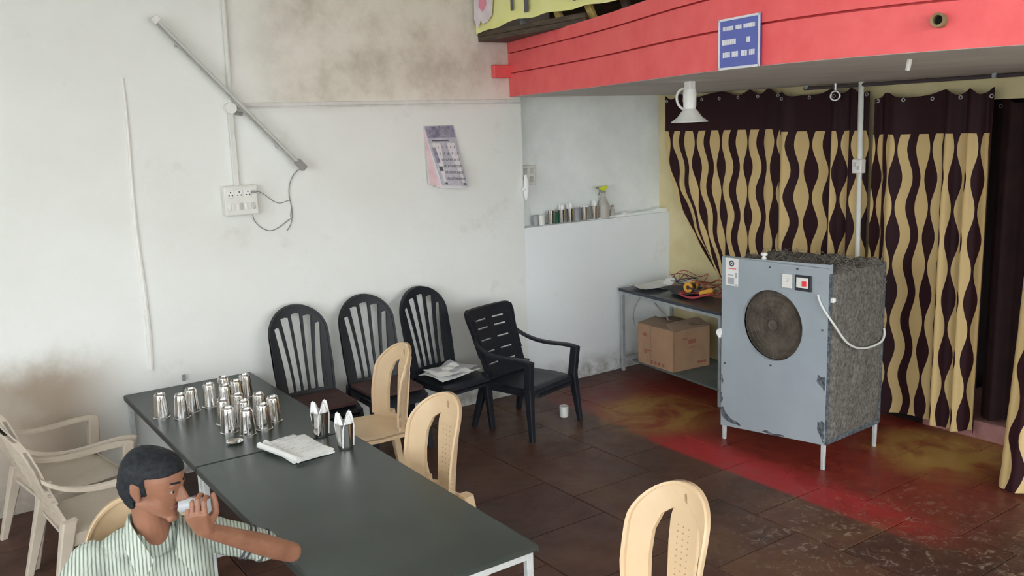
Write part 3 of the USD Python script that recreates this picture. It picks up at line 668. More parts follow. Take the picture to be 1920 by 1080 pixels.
for r_ in range(6):
    for c_ in range(5):
        u, v = 0.26 + 0.145 * c_, 0.36 + 0.105 * r_
        q = on_leaf(u, v)
        m = meshkit.text_mesh(str(dd), 0.017, 0.001)
        m.apply_transform(trimesh.transformations.rotation_matrix(math.pi / 2, [1, 0, 0]))
        m.apply_translation(q + [-0.006, -0.002, -0.008]); nums.append(m); dd += 1
obj('date_numbers', nums, 'paper_print', fr, smooth=False, kind='stuff')
obj('nail_head', T(trimesh.creation.cylinder(0.005, 0.02, sections=8), (0, -0.012, -0.006), (90, 0, 0)), 'dull_steel', cal)
obj('wall_nail', [T(trimesh.creation.cylinder(0.007, 0.04, sections=8), (1.452, YW - 0.02, 0.668), (75, 0, 0)), bx((1.452, YW - 0.012, 0.645), (0.018, 0.02, 0.03), 0.003)], 'wire_grey', label='small dark hook stuck in the wall over the far end of the long table', cat='hook')

# ------------------------------------------------------------------ niche: switch box, cloth, tumblers, spray bottle
ns = thing('niche_switch', 'small square switch box at the left end of the wall niche', 'switch box', (4.36, YW + ND, 1.79))
obj('box', bx((0, -0.02, 0), (0.155, 0.04, 0.16), 0.006), 'old_white_plastic', ns)
for x, z in ((-0.03, 0.035), (0.03, 0.035), (-0.03, -0.035), (0.03, -0.035)):
    obj('rocker', bx((x, -0.042, z), (0.035, 0.01, 0.045), 0.003, (10, 0, 0)), 'switch_grey', ns, smooth=False)
bagpts = spline([(4.30, YW + 0.09, 1.80), (4.262, YW + 0.02, 1.765), (4.245, YW - 0.02, 1.71), (4.25, YW - 0.022, 1.62)], 14)
cl = thing('white_plug', 'white bulb holder dangling on its cord at the left edge of the niche', 'bulb holder', (0, 0, 0))
obj('cord', tube(bagpts[:10], 0.006, 6), 'white_plastic', cl)
obj('holder', [tube(spline([(4.252, YW - 0.018, 1.80), (4.25, YW - 0.028, 1.73), (4.248, YW - 0.028, 1.66), (4.246, YW - 0.028, 1.60)], 12), np.array([.010, .014, .018, .022, .024, .022, .02, .022, .024, .02, .014, .010]), 10),
               tube([(4.24, YW - 0.03, 1.70), (4.212, YW - 0.035, 1.685)], 0.013, 8)], 'napkin', cl)
def cyl_prof(r0, r1, h, t=0.0025):
    return lathe([(0, 0), (r0 * 0.92, 0), (r0, 0.004), (r1, h), (r1 - t, h), (r0 - t, 0.006), (0, 0.006)], 20)
def niche_cup(x, y, h, r, mat, label, liner=None):
    t = thing('tumbler', label, 'tumbler', (x, y, NZ0 + 0.001), 0)
    obj('cup', cyl_prof(r * 0.85, r, h), mat, t)
    if liner:
        pts = [(math.cos(a) * r * 0.5, math.sin(a) * r * 0.5, 0.03) for a in (0.2, 2.2, 4.3)]
        for k, q in enumerate(pts):
            obj('tissue', hullpts([np.array(q) + o for o in ((-0.018, 0, 0), (0.018, 0, 0), (0, 0.012, 0), (rng.uniform(-0.01, 0.01), 0.008, h - 0.0 + rng.uniform(0.01, 0.035)), (0.012, -0.006, h - 0.005))]), 'napkin', t, smooth=False)
niche_cup(4.405, YW + 0.075, 0.085, 0.028, 'cup_grey', 'small grey tumbler first from the left on the niche sill')
niche_cup(4.462, YW + 0.065, 0.085, 0.030, 'old_white_plastic', 'pale tumbler second from the left on the niche sill')
for k, (x, mt, lb) in enumerate(((4.56, 'dull_steel', 'steel tumbler just left of the green glass on the niche sill'), (4.672, 'dull_steel', 'steel tumbler with tissues right of the green glass on the niche sill'),
                                 (4.765, 'dull_steel', 'steel tumbler with tissues in the middle of the niche sill row'), (4.925, 'dull_steel', 'steel tumbler second from the spray bottle on the niche sill'), (5.035, 'dull_steel', 'steel tumbler with tissues right beside the spray bottle'))):
    niche_cup(x, YW + 0.06, 0.115, 0.036, 'steel', lb, liner=(k in (1, 2, 4)))
niche_cup(4.617, YW + 0.085, 0.09, 0.03, 'glass_green', 'dark green glass between steel tumblers on the niche sill')
niche_cup(4.845, YW + 0.085, 0.11, 0.034, 'cup_grey', 'dull grey tumbler behind the gap in the niche sill row')
sp = thing('spray_bottle', 'cloudy spray bottle with a lime yellow trigger head on the niche sill', 'spray bottle', (5.145, YW + 0.062, NZ0 + 0.001))
obj('bottle', lathe([(0, 0), (0.046, 0), (0.05, 0.006), (0.05, 0.09), (0.044, 0.13), (0.026, 0.165), (0.018, 0.19), (0.018, 0.225), (0, 0.225)], 24), 'bottle_haze', sp)
obj('collar', lathe([(0, 0.22), (0.02, 0.22), (0.02, 0.238), (0, 0.238)], 16), 'wire_grey', sp)
hd = obj('spray_head', hullpts([(-0.06, -0.012, 0.272), (-0.06, 0.012, 0.272), (0.038, -0.012, 0.282), (0.038, 0.012, 0.282), (0.045, -0.01, 0.268), (0.045, 0.01, 0.268), (0.0, -0.011, 0.236), (0.0, 0.011, 0.236), (-0.05, -0.011, 0.255), (-0.05, 0.011, 0.255)]), 'lime_plastic', sp, smooth=False)
obj('nozzle', T(trimesh.creation.cylinder(0.008, 0.02, sections=10), (-0.066, 0, 0.268), (0, 90, 0)), 'wire_grey', hd)
obj('trigger', tube([(-0.035, 0, 0.25), (-0.045, 0, 0.225), (-0.06, 0, 0.205)], 0.006, 6), 'wire_grey', sp)
gj = thing('glass_jar', 'little clear bottle just right of the spray bottle on the sill', 'bottle', (5.245, YW + 0.06, NZ0 + 0.001))
obj('body', lathe([(0, 0), (0.02, 0), (0.022, 0.004), (0.022, 0.06), (0.01, 0.08), (0.01, 0.095), (0, 0.095)], 16), 'bottle_haze', gj)
obj('cap', lathe([(0, 0.09), (0.013, 0.09), (0.013, 0.106), (0, 0.106)], 12), 'wire_grey', gj)
rag = np.array([(5.33 + 0.17 * i / 9 + rng.uniform(-0.01, 0.01), YW + rng.uniform(0.03, 0.09), NZ0 + 0.006 + 0.035 * math.sin(math.pi * i / 9) * rng.uniform(0.6, 1.1)) for i in range(10)] + [(5.33 + 0.17 * i / 4, YW + 0.06 + 0.03 * (-1) ** i, NZ0 + 0.004) for i in range(5)])
obj('crumpled_paper', hullpts(rag), 'paper_white', label='crumpled white scrap on the right part of the niche sill', cat='paper', smooth=False)

# ------------------------------------------------------------------ long dining table: two laminate tables end to end
TT = 0.606
def dining_table(label, y0, y1):
    t = thing('dining_table', label, 'table', (1.485, (y0 + y1) / 2, 0))
    L = y1 - y0
    obj('tabletop', bx((0, 0, TT - 0.013), (0.81, L - 0.006, 0.026), 0.004), 'table_laminate', t, smooth=False)
    for s in (-1, 1):
        obj('edge_strip', bx((s * 0.404, 0, TT - 0.018), (0.006, L - 0.01, 0.03)), 'table_edge', t, smooth=False)
    fr = [bx((0, s * (L / 2 - 0.03), TT - 0.042), (0.76, 0.025, 0.032), 0.002) for s in (-1, 1)]
    fr += [bx((s * 0.375, 0, TT - 0.042), (0.025, L - 0.06, 0.032), 0.002) for s in (-1, 1)]
    obj('frame', fr, 'grey_steel_paint', t, smooth=False)
    for sx in (-1, 1):
        for sy in (-1, 1):
            obj('leg', bx((sx * 0.375, sy * (L / 2 - 0.03), (TT - 0.03) / 2), (0.03, 0.03, TT - 0.03), 0.003), 'grey_steel_paint', t, smooth=False)
    for s in (-1, 1):
        obj('foot_rail', bx((0, s * (L / 2 - 0.03), 0.14), (0.74, 0.02, 0.02)), 'grey_steel_paint', t, smooth=False)
    return t
dining_table('dark grey laminate table against the white wall with the steel tumblers on it', 4.305, 5.868)
dining_table('dark grey laminate table nearer the viewer, beside the seated man', 2.588, 4.30)

# upturned steel tumblers
def tumbler(label, x, y, s=1.28):
    t = thing('steel_tumbler', label, 'tumbler', (x, y, TT + 0.0005), rng.uniform(0, 360), 'upturned steel tumblers on the long table')
    h = 0.108 * s
    obj('cup', lathe([(a * 1.15, b) for a, b in [(0, h), (0.022, h), (0.027, h - 0.002), (0.0295, h - 0.008), (0.031, h * 0.75), (0.0345, h * 0.35), (0.0375, 0.012), (0.0375, 0.007), (0.0415, 0.004), (0.0415, 0.0), (0.0385, 0.0), (0.036, 0.008), (0.029, h * 0.75), (0.026, h - 0.012), (0, h - 0.012)]], 32), 'steel', t, smooth=40)
    obj('base_ring', lathe([(0.022, h - 0.001), (0.0275, h - 0.001), (0.0275, h + 0.005), (0.024, h + 0.005)], 32), 'steel', t, smooth=40)
    return t
tb = [('upturned steel tumbler leftmost in the left group of three on the table', 1.155, 5.235),
      ('upturned steel tumbler in the middle of the left group of three on the table', 1.245, 5.145),
      ('upturned steel tumbler rightmost in the left group of three on the table', 1.325, 5.225),
      ('upturned steel tumbler at the left end of the far cluster on the table', 1.440, 5.255),
      ('upturned steel tumbler second from the left in the far cluster, in its front row', 1.505, 5.160),
      ('upturned steel tumbler at the back of the far cluster, nearest the wall', 1.555, 5.345),
      ('upturned steel tumbler in the middle of the far cluster on the table', 1.590, 5.215),
      ('upturned steel tumbler at the right end of the far cluster on the table', 1.675, 5.310),
      ('upturned steel tumbler at the back left of the near cluster on the table', 1.405, 4.875),
      ('upturned steel tumbler in the middle of the near cluster, behind the front row', 1.487, 4.775),
      ('upturned steel tumbler at the back right of the near cluster on the table', 1.600, 4.850),
      ('upturned steel tumbler at the right end of the near cluster on the table', 1.640, 4.735),
      ('upturned steel tumbler front left of the near cluster on the table', 1.378, 4.710),
      ('upturned steel tumbler front middle of the near cluster on the table', 1.447, 4.610),
      ('upturned steel tumbler front right of the near cluster on the table', 1.548, 4.640),
      ('upturned steel tumbler at the back of the near cluster, between the two clusters', 1.505, 4.930)]
t0 = None
for lb, x, y in tb:
    if t0 is None: t0 = tumbler(lb, x, y)
    else: dup(t0, lb, (x, y, TT + 0.0005), rng.uniform(0, 360))
obj('steel_dish', lathe([(0, 0.003), (0.034, 0.003), (0.042, 0.007), (0.044, 0.012), (0.042, 0.012), (0.034, 0.006), (0, 0.006)], 28).apply_translation([1.345, 4.52, TT]), 'steel', label='small shallow steel dish lying in front of the near tumbler cluster', cat='dish')

# napkin tumblers
def napkin_cup(x, y, label):
    t = thing('napkin_holder', label, 'napkin holder', (x, y, TT + 0.0005), 0); UsdGeom.Xformable(t).AddScaleOp().Set(Gf.Vec3f(1.22, 1.22, 1.18))
    obj('cup', lathe([(0, 0), (0.030, 0), (0.032, 0.004), (0.034, 0.02), (0.0385, 0.115), (0.040, 0.118), (0.036, 0.118), (0.031, 0.01), (0, 0.01)], 28), 'steel', t)
    for a, hh, w in ((0.3, 0.165, 0.028), (1.9, 0.155, 0.026), (3.3, 0.172, 0.026), (4.9, 0.158, 0.028)):
        c, s = math.cos(a), math.sin(a)
        P, f, uv = grid(7, 6, lambda u, v: (c * (0.017 + 0.014 * v + 0.004 * np.cos(u * 9)) - s * (u - 0.5) * w * 2.1 * (1 - 0.75 * np.clip(v * 3 - 2, 0, 1)), s * (0.017 + 0.014 * v + 0.004 * np.cos(u * 9)) + c * (u - 0.5) * w * 2.1 * (1 - 0.75 * np.clip(v * 3 - 2, 0, 1)), 0.02 + (hh - 0.02) * v - 0.012 * abs(u - 0.5)))
        sh, _ = thick_sheet(P, f, uv, 0.003)
        obj('napkin', sh, 'napkin', t, smooth=40)
napkin_cup(1.742, 4.315, 'steel tumbler with white paper napkins at the joint of the two tables')
napkin_cup(1.764, 4.058, 'steel tumbler with white paper napkins nearer the viewer, beside the newspaper')

# folded newspaper
nw = thing('newspaper', 'folded newspaper lying on the long table beside the napkin tumblers', 'newspaper', (1.558, 4.185, TT + 0.001), 10)
def sheet_fold(L, W, n, z0, dx=0, dy=0, rz=0, mat='newsprint', name='folded_section'):
    out = []
    for k in range(n):
        z = z0 + 0.0045 * k
        P, f, uv = grid(14, 8, lambda u, v: ((u - 0.5) * L + 0.002 * k, (v - 0.5) * W - 0.001 * k, z + 0.006 * np.sin(u * 3.1) * (0.4 + 0.2 * k) + 0.012 * np.exp(-((u - 0.02) / 0.10) ** 2)))
        s_, _ = thick_sheet(P, f, uv, 0.004); out.append(s_)
    r_ = [tube([(-L / 2, -W / 2, z0 + 0.014), (-L / 2, 0, z0 + 0.015), (-L / 2, W / 2, z0 + 0.014)], 0.016, 10)]
    m = trimesh.util.concatenate(out + r_)
    return obj(name, T(m, (dx, dy, 0), (0, 0, rz)), mat, nw, smooth=40)
sheet_fold(0.215, 0.35, 2, 0.003, 0.018, 0.012, -7)
s1 = sheet_fold(0.205, 0.345, 3, 0.012, -0.01, 0.0, 3)
ink = []
for r_ in range(7):
    for c_ in range(3):
        if (r_ + c_) % 5 == 0: continue
        ink.append(T(bx((-0.055 + 0.058 * c_, 0.135 - 0.042 * r_, 0.0372), (0.046, 0.004 if r_ else 0.014, 0.0008)), (-0.01, 0.0, 0), (0, 0, 3)))
obj('print_lines', ink, 'paper_grey', s1, smooth=False, kind='stuff')

# ------------------------------------------------------------------ moulded plastic chairs
# local frame: sitter faces +y, x to the sitter's right, z up
def arch_poly(w, zb, zt, r):
    """outline, straight sides and a round top: u sideways, v up"""
    pts = [(-w * 0.47, zb), (-w / 2, zb + 0.35 * (zt - zb))]
    n = 18
    for i in range(n + 1):
        a = math.pi - math.pi * i / n
        pts.append((w / 2 * math.cos(a), zt - r + r * math.sin(a)))
    pts += [(w / 2, zb + 0.35 * (zt - zb)), (w * 0.47, zb)]
    return Polygon(pts)

def seat_mesh(w, d, z, dip=0.018, lip=0.03, y0=-0.2):
    poly = Polygon([(-w * 0.44, y0), (w * 0.44, y0), (w / 2, y0 + d * 0.6), (w * 0.46, y0 + d - 0.03), (w * 0.40, y0 + d), (-w * 0.40, y0 + d), (-w * 0.46, y0 + d - 0.03), (-w / 2, y0 + d * 0.6)]).buffer(0.012)
    def wr(u, v, w_):
        f = (v - y0) / d
        drop = 0.03 * np.clip((f - 0.82) / 0.18, 0, 1.2) ** 2 + 0.012 * np.clip((0.2 - f) / 0.2, 0, 1)
        edge = np.clip(np.abs(u) / (w / 2) - 0.75, 0, 0.4)
        return u, v, z + w_ - dip * (1 - (2 * u / w) ** 2) * np.sin(np.clip(f, 0, 1) * math.pi) - drop - edge * 0.03
    a = panel(poly, 0.012, wr, 0.035)
    rim = poly.difference(poly.buffer(-0.012))
    def wr2(u, v, w_):
        x, y, zz = wr(u, v, w_)
        return x, y, zz - lip / 2 + 0.004
    return [a, panel(rim, lip, wr2, 0.04)]

def beige_chair(label, loc, rz):
    t = thing('dining_chair', label, 'chair', loc, rz, 'beige plastic chairs on the right of the long table')
    SH = 0.42
    def wr(u, v, w_):
        f = np.clip((v - SH) / 0.48, -0.2, 1.1)
        y = -0.20 - 0.05 * f - 0.0 * f + (2.9 - 1.3 * np.clip(f, 0, 1) ** 3) * u ** 2 + w_
        return u * (1 + 0.02 * f), y, v
    out = arch_poly(0.40, SH - 0.03, 0.905, 0.185)
    inner = Polygon([(-0.112, SH + 0.03), (-0.118, 0.60), (-0.114, 0.69), (-0.092, 0.755), (-0.055, 0.785), (0.055, 0.785), (0.092, 0.755), (0.114, 0.69), (0.118, 0.60), (0.112, SH + 0.03)]).buffer(0.01)
    fr = out.difference(inner)
    obj('back_frame', panel(fr, 0.016, wr, 0.028), 'beige_plastic', t, smooth=45)
    rim = out.difference(out.buffer(-0.010)).difference(sbox(-1, 0, 1, SH + 0.02))
    def wrr(u, v, w_):
        x, y, z = wr(u, v, w_ * 1.0)
        return x, y + 0.006, z
    obj('back_rim', panel(rim, 0.028, wrr, 0.03), 'beige_plastic', t, smooth=45)
    # splat: narrow at the seat, swelling at the top; bulges forward of the frame
    spl = Polygon([(-0.060, SH - 0.01), (-0.068, 0.55), (-0.074, 0.66), (-0.072, 0.74), (-0.066, 0.80), (-0.06, 0.83), (0.06, 0.83), (0.066, 0.80), (0.072, 0.74), (0.074, 0.66), (0.068, 0.55), (0.060, SH - 0.01)])
    dots = [Point(sx * 0.028 + ox, z).buffer(0.0032, 3) for z in np.arange(0.50, 0.76, 0.024) for sx, ox in ((-1, 0), (0, 0.0), (1, 0))]
    slot = Polygon([(-0.004, 0.835), (0.006, 0.835), (0.008, 0.86), (-0.002, 0.862)])
    def wrs(u, v, w_):
        f = np.clip((v - SH) / 0.42, 0, 1)
        x, y, z = wr(u * 0, v, w_)
        return u, y + 0.006 + 0.4 * u ** 2 * f - 0.3 * u ** 2 - 0.012 * np.clip((v - 0.76) / 0.06, 0, 1), v
    sp = obj('splat', panel(spl, 0.014, wrs, 0.028), 'beige_plastic', t, smooth=45)
    dm = []
    for d in dots:
        c = d.centroid
        q = wrs(np.array([c.x]), np.array([c.y]), np.array([0.0075]))
        dm.append(T(trimesh.creation.cylinder(0.0032, 0.0012, sections=8), (q[0][0], q[1][0], q[2][0]), (-75, 0, 0)))
    obj('vent_hole', dm, 'beige_hole', sp, smooth=False, kind='stuff')
    q = wr(np.array([0.0]), np.array([0.845]), np.array([0.009]))
    obj('grip_slot', T(hullpts([(-0.004, 0, -0.018), (0.006, 0, -0.014), (0.010, 0, 0.014), (0.002, 0, 0.02), (-0.004, 0.003, -0.018), (0.006, 0.003, -0.014), (0.010, 0.003, 0.014), (0.002, 0.003, 0.02)]), (q[0][0], q[1][0] - 0.001, 0.845)), 'beige_hole', t, smooth=False)
    obj('seat', seat_mesh(0.43, 0.42, SH), 'beige_plastic', t, smooth=45)
    for sx in (-1, 1):
        obj('leg', [taper((sx * 0.185, 0.19, SH - 0.02), (sx * 0.205, 0.215, 0), (0.060, 0.050), (0.038, 0.032))], 'beige_plastic', t, smooth=30)
        obj('leg', [taper((sx * 0.180, -0.19, SH + 0.02), (sx * 0.205, -0.265, 0), (0.065, 0.055), (0.040, 0.036))], 'beige_plastic', t, smooth=30)
    ap = Polygon([(-0.19, 0), (0.19, 0), (0.19, -0.035), (0.10, -0.02), (0, -0.014), (-0.10, -0.02), (-0.19, -0.035)])
    obj('apron', [panel(ap, 0.01, lambda u, v, w_: (u, w_ + 0.195, v + SH - 0.015), 0.06), panel(ap, 0.01, lambda u, v, w_: (u, w_ - 0.185, v + SH - 0.01), 0.06),
                  panel(ap, 0.01, lambda u, v, w_: (w_ + 0.192, u, v + SH - 0.012), 0.06), panel(ap, 0.01, lambda u, v, w_: (w_ - 0.192, u, v + SH - 0.012), 0.06)], 'beige_plastic', t, smooth=30)
    return t
c0 = beige_chair('beige plastic chair seen sideways at the far table, seat pushed towards the tumblers', (2.267, 4.785, 0), 90 - 4)
dup(c0, 'beige plastic chair at the middle of the long table, between two others', (1.928, 3.67, 0), 90 + 4)
dup(c0, 'beige plastic chair in the foreground, cut off by the bottom of the photo', (2.005, 2.165, 0), 90 - 4)

def black_chair(label, loc, rz):
    t = thing('side_chair', label, 'chair', loc, rz, 'black slatted plastic chairs along the white wall')
    SH, ZT = 0.41, 1.04
    def wr(u, v, w_):
        f = (v - SH) / (ZT - SH)
        return u, -0.20 - 0.13 * f + 0.5 * u ** 2 + w_, v
    out = arch_poly(0.42, SH - 0.02, ZT, 0.20)
    z0 = SH + 0.05
    def slot(ub0, ub1, ut0, ut1, zt):
        n = 10; L, Rr = [], []
        for i in range(n + 1):
            f = i / n; e = f ** 1.7
            z = z0 + (zt - z0) * f
            L.append((ub0 + (ut0 - ub0) * e, z)); Rr.append((ub1 + (ut1 - ub1) * e, z))
        m_ = ((ut0 + ut1) / 2, zt + 0.006)
        return Polygon(L + [m_] + Rr[::-1]).buffer(0.003)
    slots = [slot(-0.034, 0.0, -0.03, 0.03, 0.975).intersection(sbox(-1, 0, 1, 2)), slot(0.019, 0.053, 0.052, 0.105, 0.955), slot(0.072, 0.108, 0.128, 0.158, 0.90), slot(-0.087, -0.053, -0.105, -0.052, 0.955), slot(-0.140, -0.106, -0.160, -0.128, 0.90)]
    slots = [affinity.translate(s, 0.0 if i in (1, 2) else 0.0) for i, s in enumerate(slots)]
    sym = [slot(-0.017, 0.017, -0.03, 0.03, 0.975), slot(0.036, 0.070, 0.053, 0.108, 0.955), slot(0.088, 0.128, 0.130, 0.163, 0.895), slot(-0.070, -0.036, -0.108, -0.053, 0.955), slot(-0.128, -0.088, -0.163, -0.130, 0.895)]
    hole = unary_union(sym)
    fr = out.difference(hole)
    # frame and slats: the four slats are parts of their own
    core = Polygon([(-0.150, z0 - 0.004), (-0.150, 0.86), (-0.1, 0.93), (0, 0.96), (0.1, 0.93), (0.150, 0.86), (0.150, z0 - 0.004)])
    sl = [g for g in getattr(core.intersection(fr).buffer(-0.001), 'geoms', [core.intersection(fr)]) if g.area > 1e-3]
    obj('back_frame', panel(out.difference(hole).difference(unary_union([s.buffer(0.0005) for s in sl]) if sl else Polygon()), 0.022, wr, 0.03), 'black_plastic', t, smooth=45)
    for s in sl:
        obj('slat', panel(s.buffer(0.002), 0.016, wr, 0.03), 'black_plastic', t, smooth=45)
    rim = out.difference(out.buffer(-0.014)).difference(sbox(-1, 0, 1, SH + 0.02))
    obj('back_rim', panel(rim, 0.036, wr, 0.03), 'black_plastic', t, smooth=45)
    obj('seat', seat_mesh(0.43, 0.43, SH), 'black_plastic', t, smooth=45)
    for sx in (-1, 1):
        obj('leg', taper((sx * 0.185, 0.20, SH - 0.02), (sx * 0.205, 0.225, 0), (0.060, 0.050), (0.038, 0.032)), 'black_plastic', t, smooth=30)
        obj('leg', taper((sx * 0.180, -0.19, SH + 0.02), (sx * 0.205, -0.25, 0), (0.065, 0.055), (0.040, 0.036)), 'black_plastic', t, smooth=30)
    obj('apron', [bx((0, 0.205, SH - 0.045), (0.36, 0.012, 0.045), 0.004), bx((0, -0.19, SH - 0.04), (0.36, 0.012, 0.04), 0.004), bx((0.19, 0, SH - 0.042), (0.012, 0.38, 0.042), 0.004), bx((-0.19, 0, SH - 0.042), (0.012, 0.38, 0.042), 0.004)], 'black_plastic', t, smooth=30)
    return t
BC = [(2.205, 5.46, 0), (2.712, 5.47, 0), (3.222, 5.46, 0)]
b0 = black_chair('black slatted round-backed chair at the table end, leftmost along the wall', BC[0], 180)
dup(b0, 'black slatted round-backed chair, middle one of the three along the wall', BC[1], 178)
dup(b0, 'black slatted round-backed chair with papers on its seat', BC[2], 188)
def cushion(x, y, rz, label):
    m = panel(Polygon([(-0.17, -0.17), (0.17, -0.17), (0.18, 0.17), (-0.18, 0.17)]).buffer(0.02), 0.03, lambda u, v, w_: (u, v, 0.0 + w_ * (1.0 - 0.35 * np.clip((np.maximum(abs(u), abs(v)) - 0.12) / 0.08, 0, 1)) + 0.015 - 0.012 * np.cos(u * 8) * np.cos(v * 8)), 0.03)
    c = thing('seat_cushion', label, 'cushion', (x, y, 0.417), rz)
    obj('pad', m, 'cushion_cloth', c, smooth=45)
cushion(2.205, 5.44, 0, 'flat dark brown cushion on the leftmost black chair')
cushion(2.712, 5.45, -2, 'flat dark brown cushion on the middle black chair')
mg = thing('magazine', 'crumpled open papers lying on the seat of the right slatted black chair', 'papers', (3.215, 5.44, 0.419), 8)
for k, (dx, dy, rz, L, W, zz) in enumerate(((0.0, 0.0, 0, 0.36, 0.28, 0.0), (0.03, 0.02, 14, 0.32, 0.26, 0.012), (-0.03, -0.01, -9, 0.28, 0.24, 0.022))):
    P, f, uv = grid(16, 12, lambda u, v: ((u - 0.5) * L, (v - 0.5) * W, 0.012 + zz + 0.03 * meshkit.noise(np.stack([u * 3.3 + k, v * 3, 0 * u], -1), 4 + k)))
    sh, _ = thick_sheet(P, f, uv, 0.002)
    obj('sheet', T(sh, (dx, dy, 0), (0, 0, rz)), 'newsprint' if k != 1 else 'paper_grey', mg, smooth=50)

def armchair(name, label, loc, rz, mat, style, group=None):
    """one-piece plastic armchair: style 'grid' (rows of slots) or 'slats' (upright slats)"""
    t = thing(name, label, 'armchair', loc, rz, group)
    SH, ZT = 0.365, 0.865
    W = 0.50
    def wr(u, v, w_):
        f = (v - SH) / (ZT - SH)
        return u * (1.0 + 0.04 * f), -0.21 - 0.20 * f + 0.02 * f ** 2 + 0.42 * u ** 2 + w_, v
    if style == 'grid':
        out = Polygon([(-0.22, SH - 0.02), (-0.235, 0.70), (-0.25, 0.80), (-0.245, ZT - 0.02), (-0.215, ZT), (0.215, ZT), (0.245, ZT - 0.02), (0.25, 0.80), (0.235, 0.70), (0.22, SH - 0.02)])
        holes = []
        for z in (0.46, 0.545, 0.63, 0.715, 0.775):
            for a, b in ((-0.155, -0.03), (0.03, 0.155)):
                holes.append(sbox(a, z - 0.0045, b, z + 0.0045).buffer(0.002))
        hole = unary_union(holes)
        obj('backrest', panel(out.difference(hole), 0.016, wr, 0.035), mat, t, smooth=40)
        rails = [sbox(-0.19, 0.45, -0.175, 0.79), sbox(0.175, 0.45, 0.19, 0.79)]
        def wf(u, v, w_):
            x, y, z = wr(u, v, w_); return x, y + 0.011, z
        for r_ in rails:
            obj('back_rib', panel(r_, 0.014, wf, 0.04), mat, t, smooth=40)
    else:
        out = Polygon([(-0.20, SH - 0.02), (-0.215, 0.60), (-0.235, 0.72), (-0.225, 0.81), (-0.17, 0.85), (-0.08, ZT), (0.08, ZT), (0.17, 0.85), (0.225, 0.81), (0.235, 0.72), (0.215, 0.60), (0.20, SH - 0.02)])
        hs = []
        for k in range(-2, 3):
            a = k * 0.075
            hs.append(Polygon([(a * 0.85 - 0.020, 0.45), (a * 0.85 + 0.020, 0.45), (a + 0.024, 0.75 - 0.012 * abs(k)), (a - 0.024, 0.75 - 0.012 * abs(k))]).buffer(0.004))
        hole = unary_union(hs)
        sl = [Polygon([(a * 0.85 - 0.0085, 0.445), (a * 0.85 + 0.0085, 0.445), (a + 0.0085, 0.755), (a - 0.0085, 0.755)]) for a in (-0.1125, -0.0375, 0.0375, 0.1125)]
        obj('backrest', panel(out.difference(hole).difference(unary_union(sl)), 0.016, wr, 0.035), mat, t, smooth=40)
        for s in sl:
            obj('slat', panel(s, 0.02, wr, 0.04), mat, t, smooth=40)
    rim = out.difference(out.buffer(-0.013)).difference(sbox(-1, 0, 1, 0.52))
    obj('back_rim', panel(rim, 0.034, wr, 0.035), mat, t, smooth=40)
    obj('seat', seat_mesh(0.48, 0.46, SH, y0=-0.21), mat, t, smooth=45)
    for sx in (-1, 1):
        # arm: from the back, level forward, turns down into the front leg
        q = wr(np.array([sx * 0.228]), np.array([0.66]), np.array([0.0]))
        p0 = np.array([q[0][0], q[1][0], 0.655])
        ctrl = spline([p0, (sx * 0.262, p0[1] + 0.10, 0.598), (sx * 0.275, 0.02, 0.572), (sx * 0.276, 0.20, 0.575), (sx * 0.276, 0.262, 0.566)], 16)
        secs = []
        for i, c in enumerate(ctrl):
            f = i / 15
            wv = 0.026 + 0.026 * math.sin(min(f * 1.15, 1) * math.pi * 0.5)
            secs.append([c + np.array(o) for o in ((-wv / 2, 0, -0.010), (-wv / 2, 0, 0.004), (-wv / 3, 0, 0.011), (wv / 3, 0, 0.011), (wv / 2, 0, 0.004), (wv / 2, 0, -0.010))])
        am = trimesh.util.concatenate([hullpts(secs[i] + secs[i + 1]) for i in range(15)])
        obj('arm', am, mat, t, smooth=40)
        obj('leg', [taper((sx * 0.274, 0.245, 0.572), (sx * 0.262, 0.225, SH), (0.052, 0.060), (0.050, 0.062)), taper((sx * 0.262, 0.225, SH + 0.004), (sx * 0.288, 0.265, 0), (0.052, 0.064), (0.034, 0.034))], mat, t, smooth=30)
        obj('leg', taper((sx * 0.215, -0.20, SH + 0.06), (sx * 0.262, -0.31, 0), (0.060, 0.070), (0.036, 0.036)), mat, t, smooth=30)
        obj('side_apron', bx((sx * 0.235, 0.01, SH - 0.035), (0.014, 0.42, 0.06), 0.004), mat, t, smooth=30)
    obj('front_apron', bx((0, 0.235, SH - 0.035), (0.46, 0.014, 0.055), 0.004), mat, t, smooth=30)
    obj('rear_apron', bx((0, -0.20, SH - 0.03), (0.42, 0.014, 0.05), 0.004), mat, t, smooth=30)
    return t
armchair('lounge_chair', 'black plastic armchair with a slotted leaning back against the wall', (3.72, 5.175, 0), 195, 'black_plastic', 'grid')
GA = 'dull beige plastic armchairs left of the long table'
a0 = armchair('armchair', 'dull beige plastic armchair farthest back on the left, nearest the white wall', (0.66, 5.33, 0), -80, 'cream_plastic', 'slats', GA)
dup(a0, 'dull beige plastic armchair second from the wall, right behind the seated man', (0.70, 4.72, 0), -84)
dup(c0, 'beige plastic chair that the man in the green shirt sits on', (0.61, 3.14, 0), 180, 'none')
obj('small_bottle', lathe([(0, 0), (0.03, 0), (0.032, 0.005), (0.034, 0.07), (0.035, 0.085), (0.032, 0.085), (0.029, 0.008), (0, 0.008)], 18).apply_translation([4.03, 5.14, 0.0]), 'old_white_plastic', label='whitish plastic cup standing on the floor under the black armchair', cat='cup')

# ------------------------------------------------------------------ desert cooler
ck = thing('air_cooler', 'big grey metal desert cooler with a round dusty fan opening', 'air cooler', (4.586, 3.652, 0), 2.9)
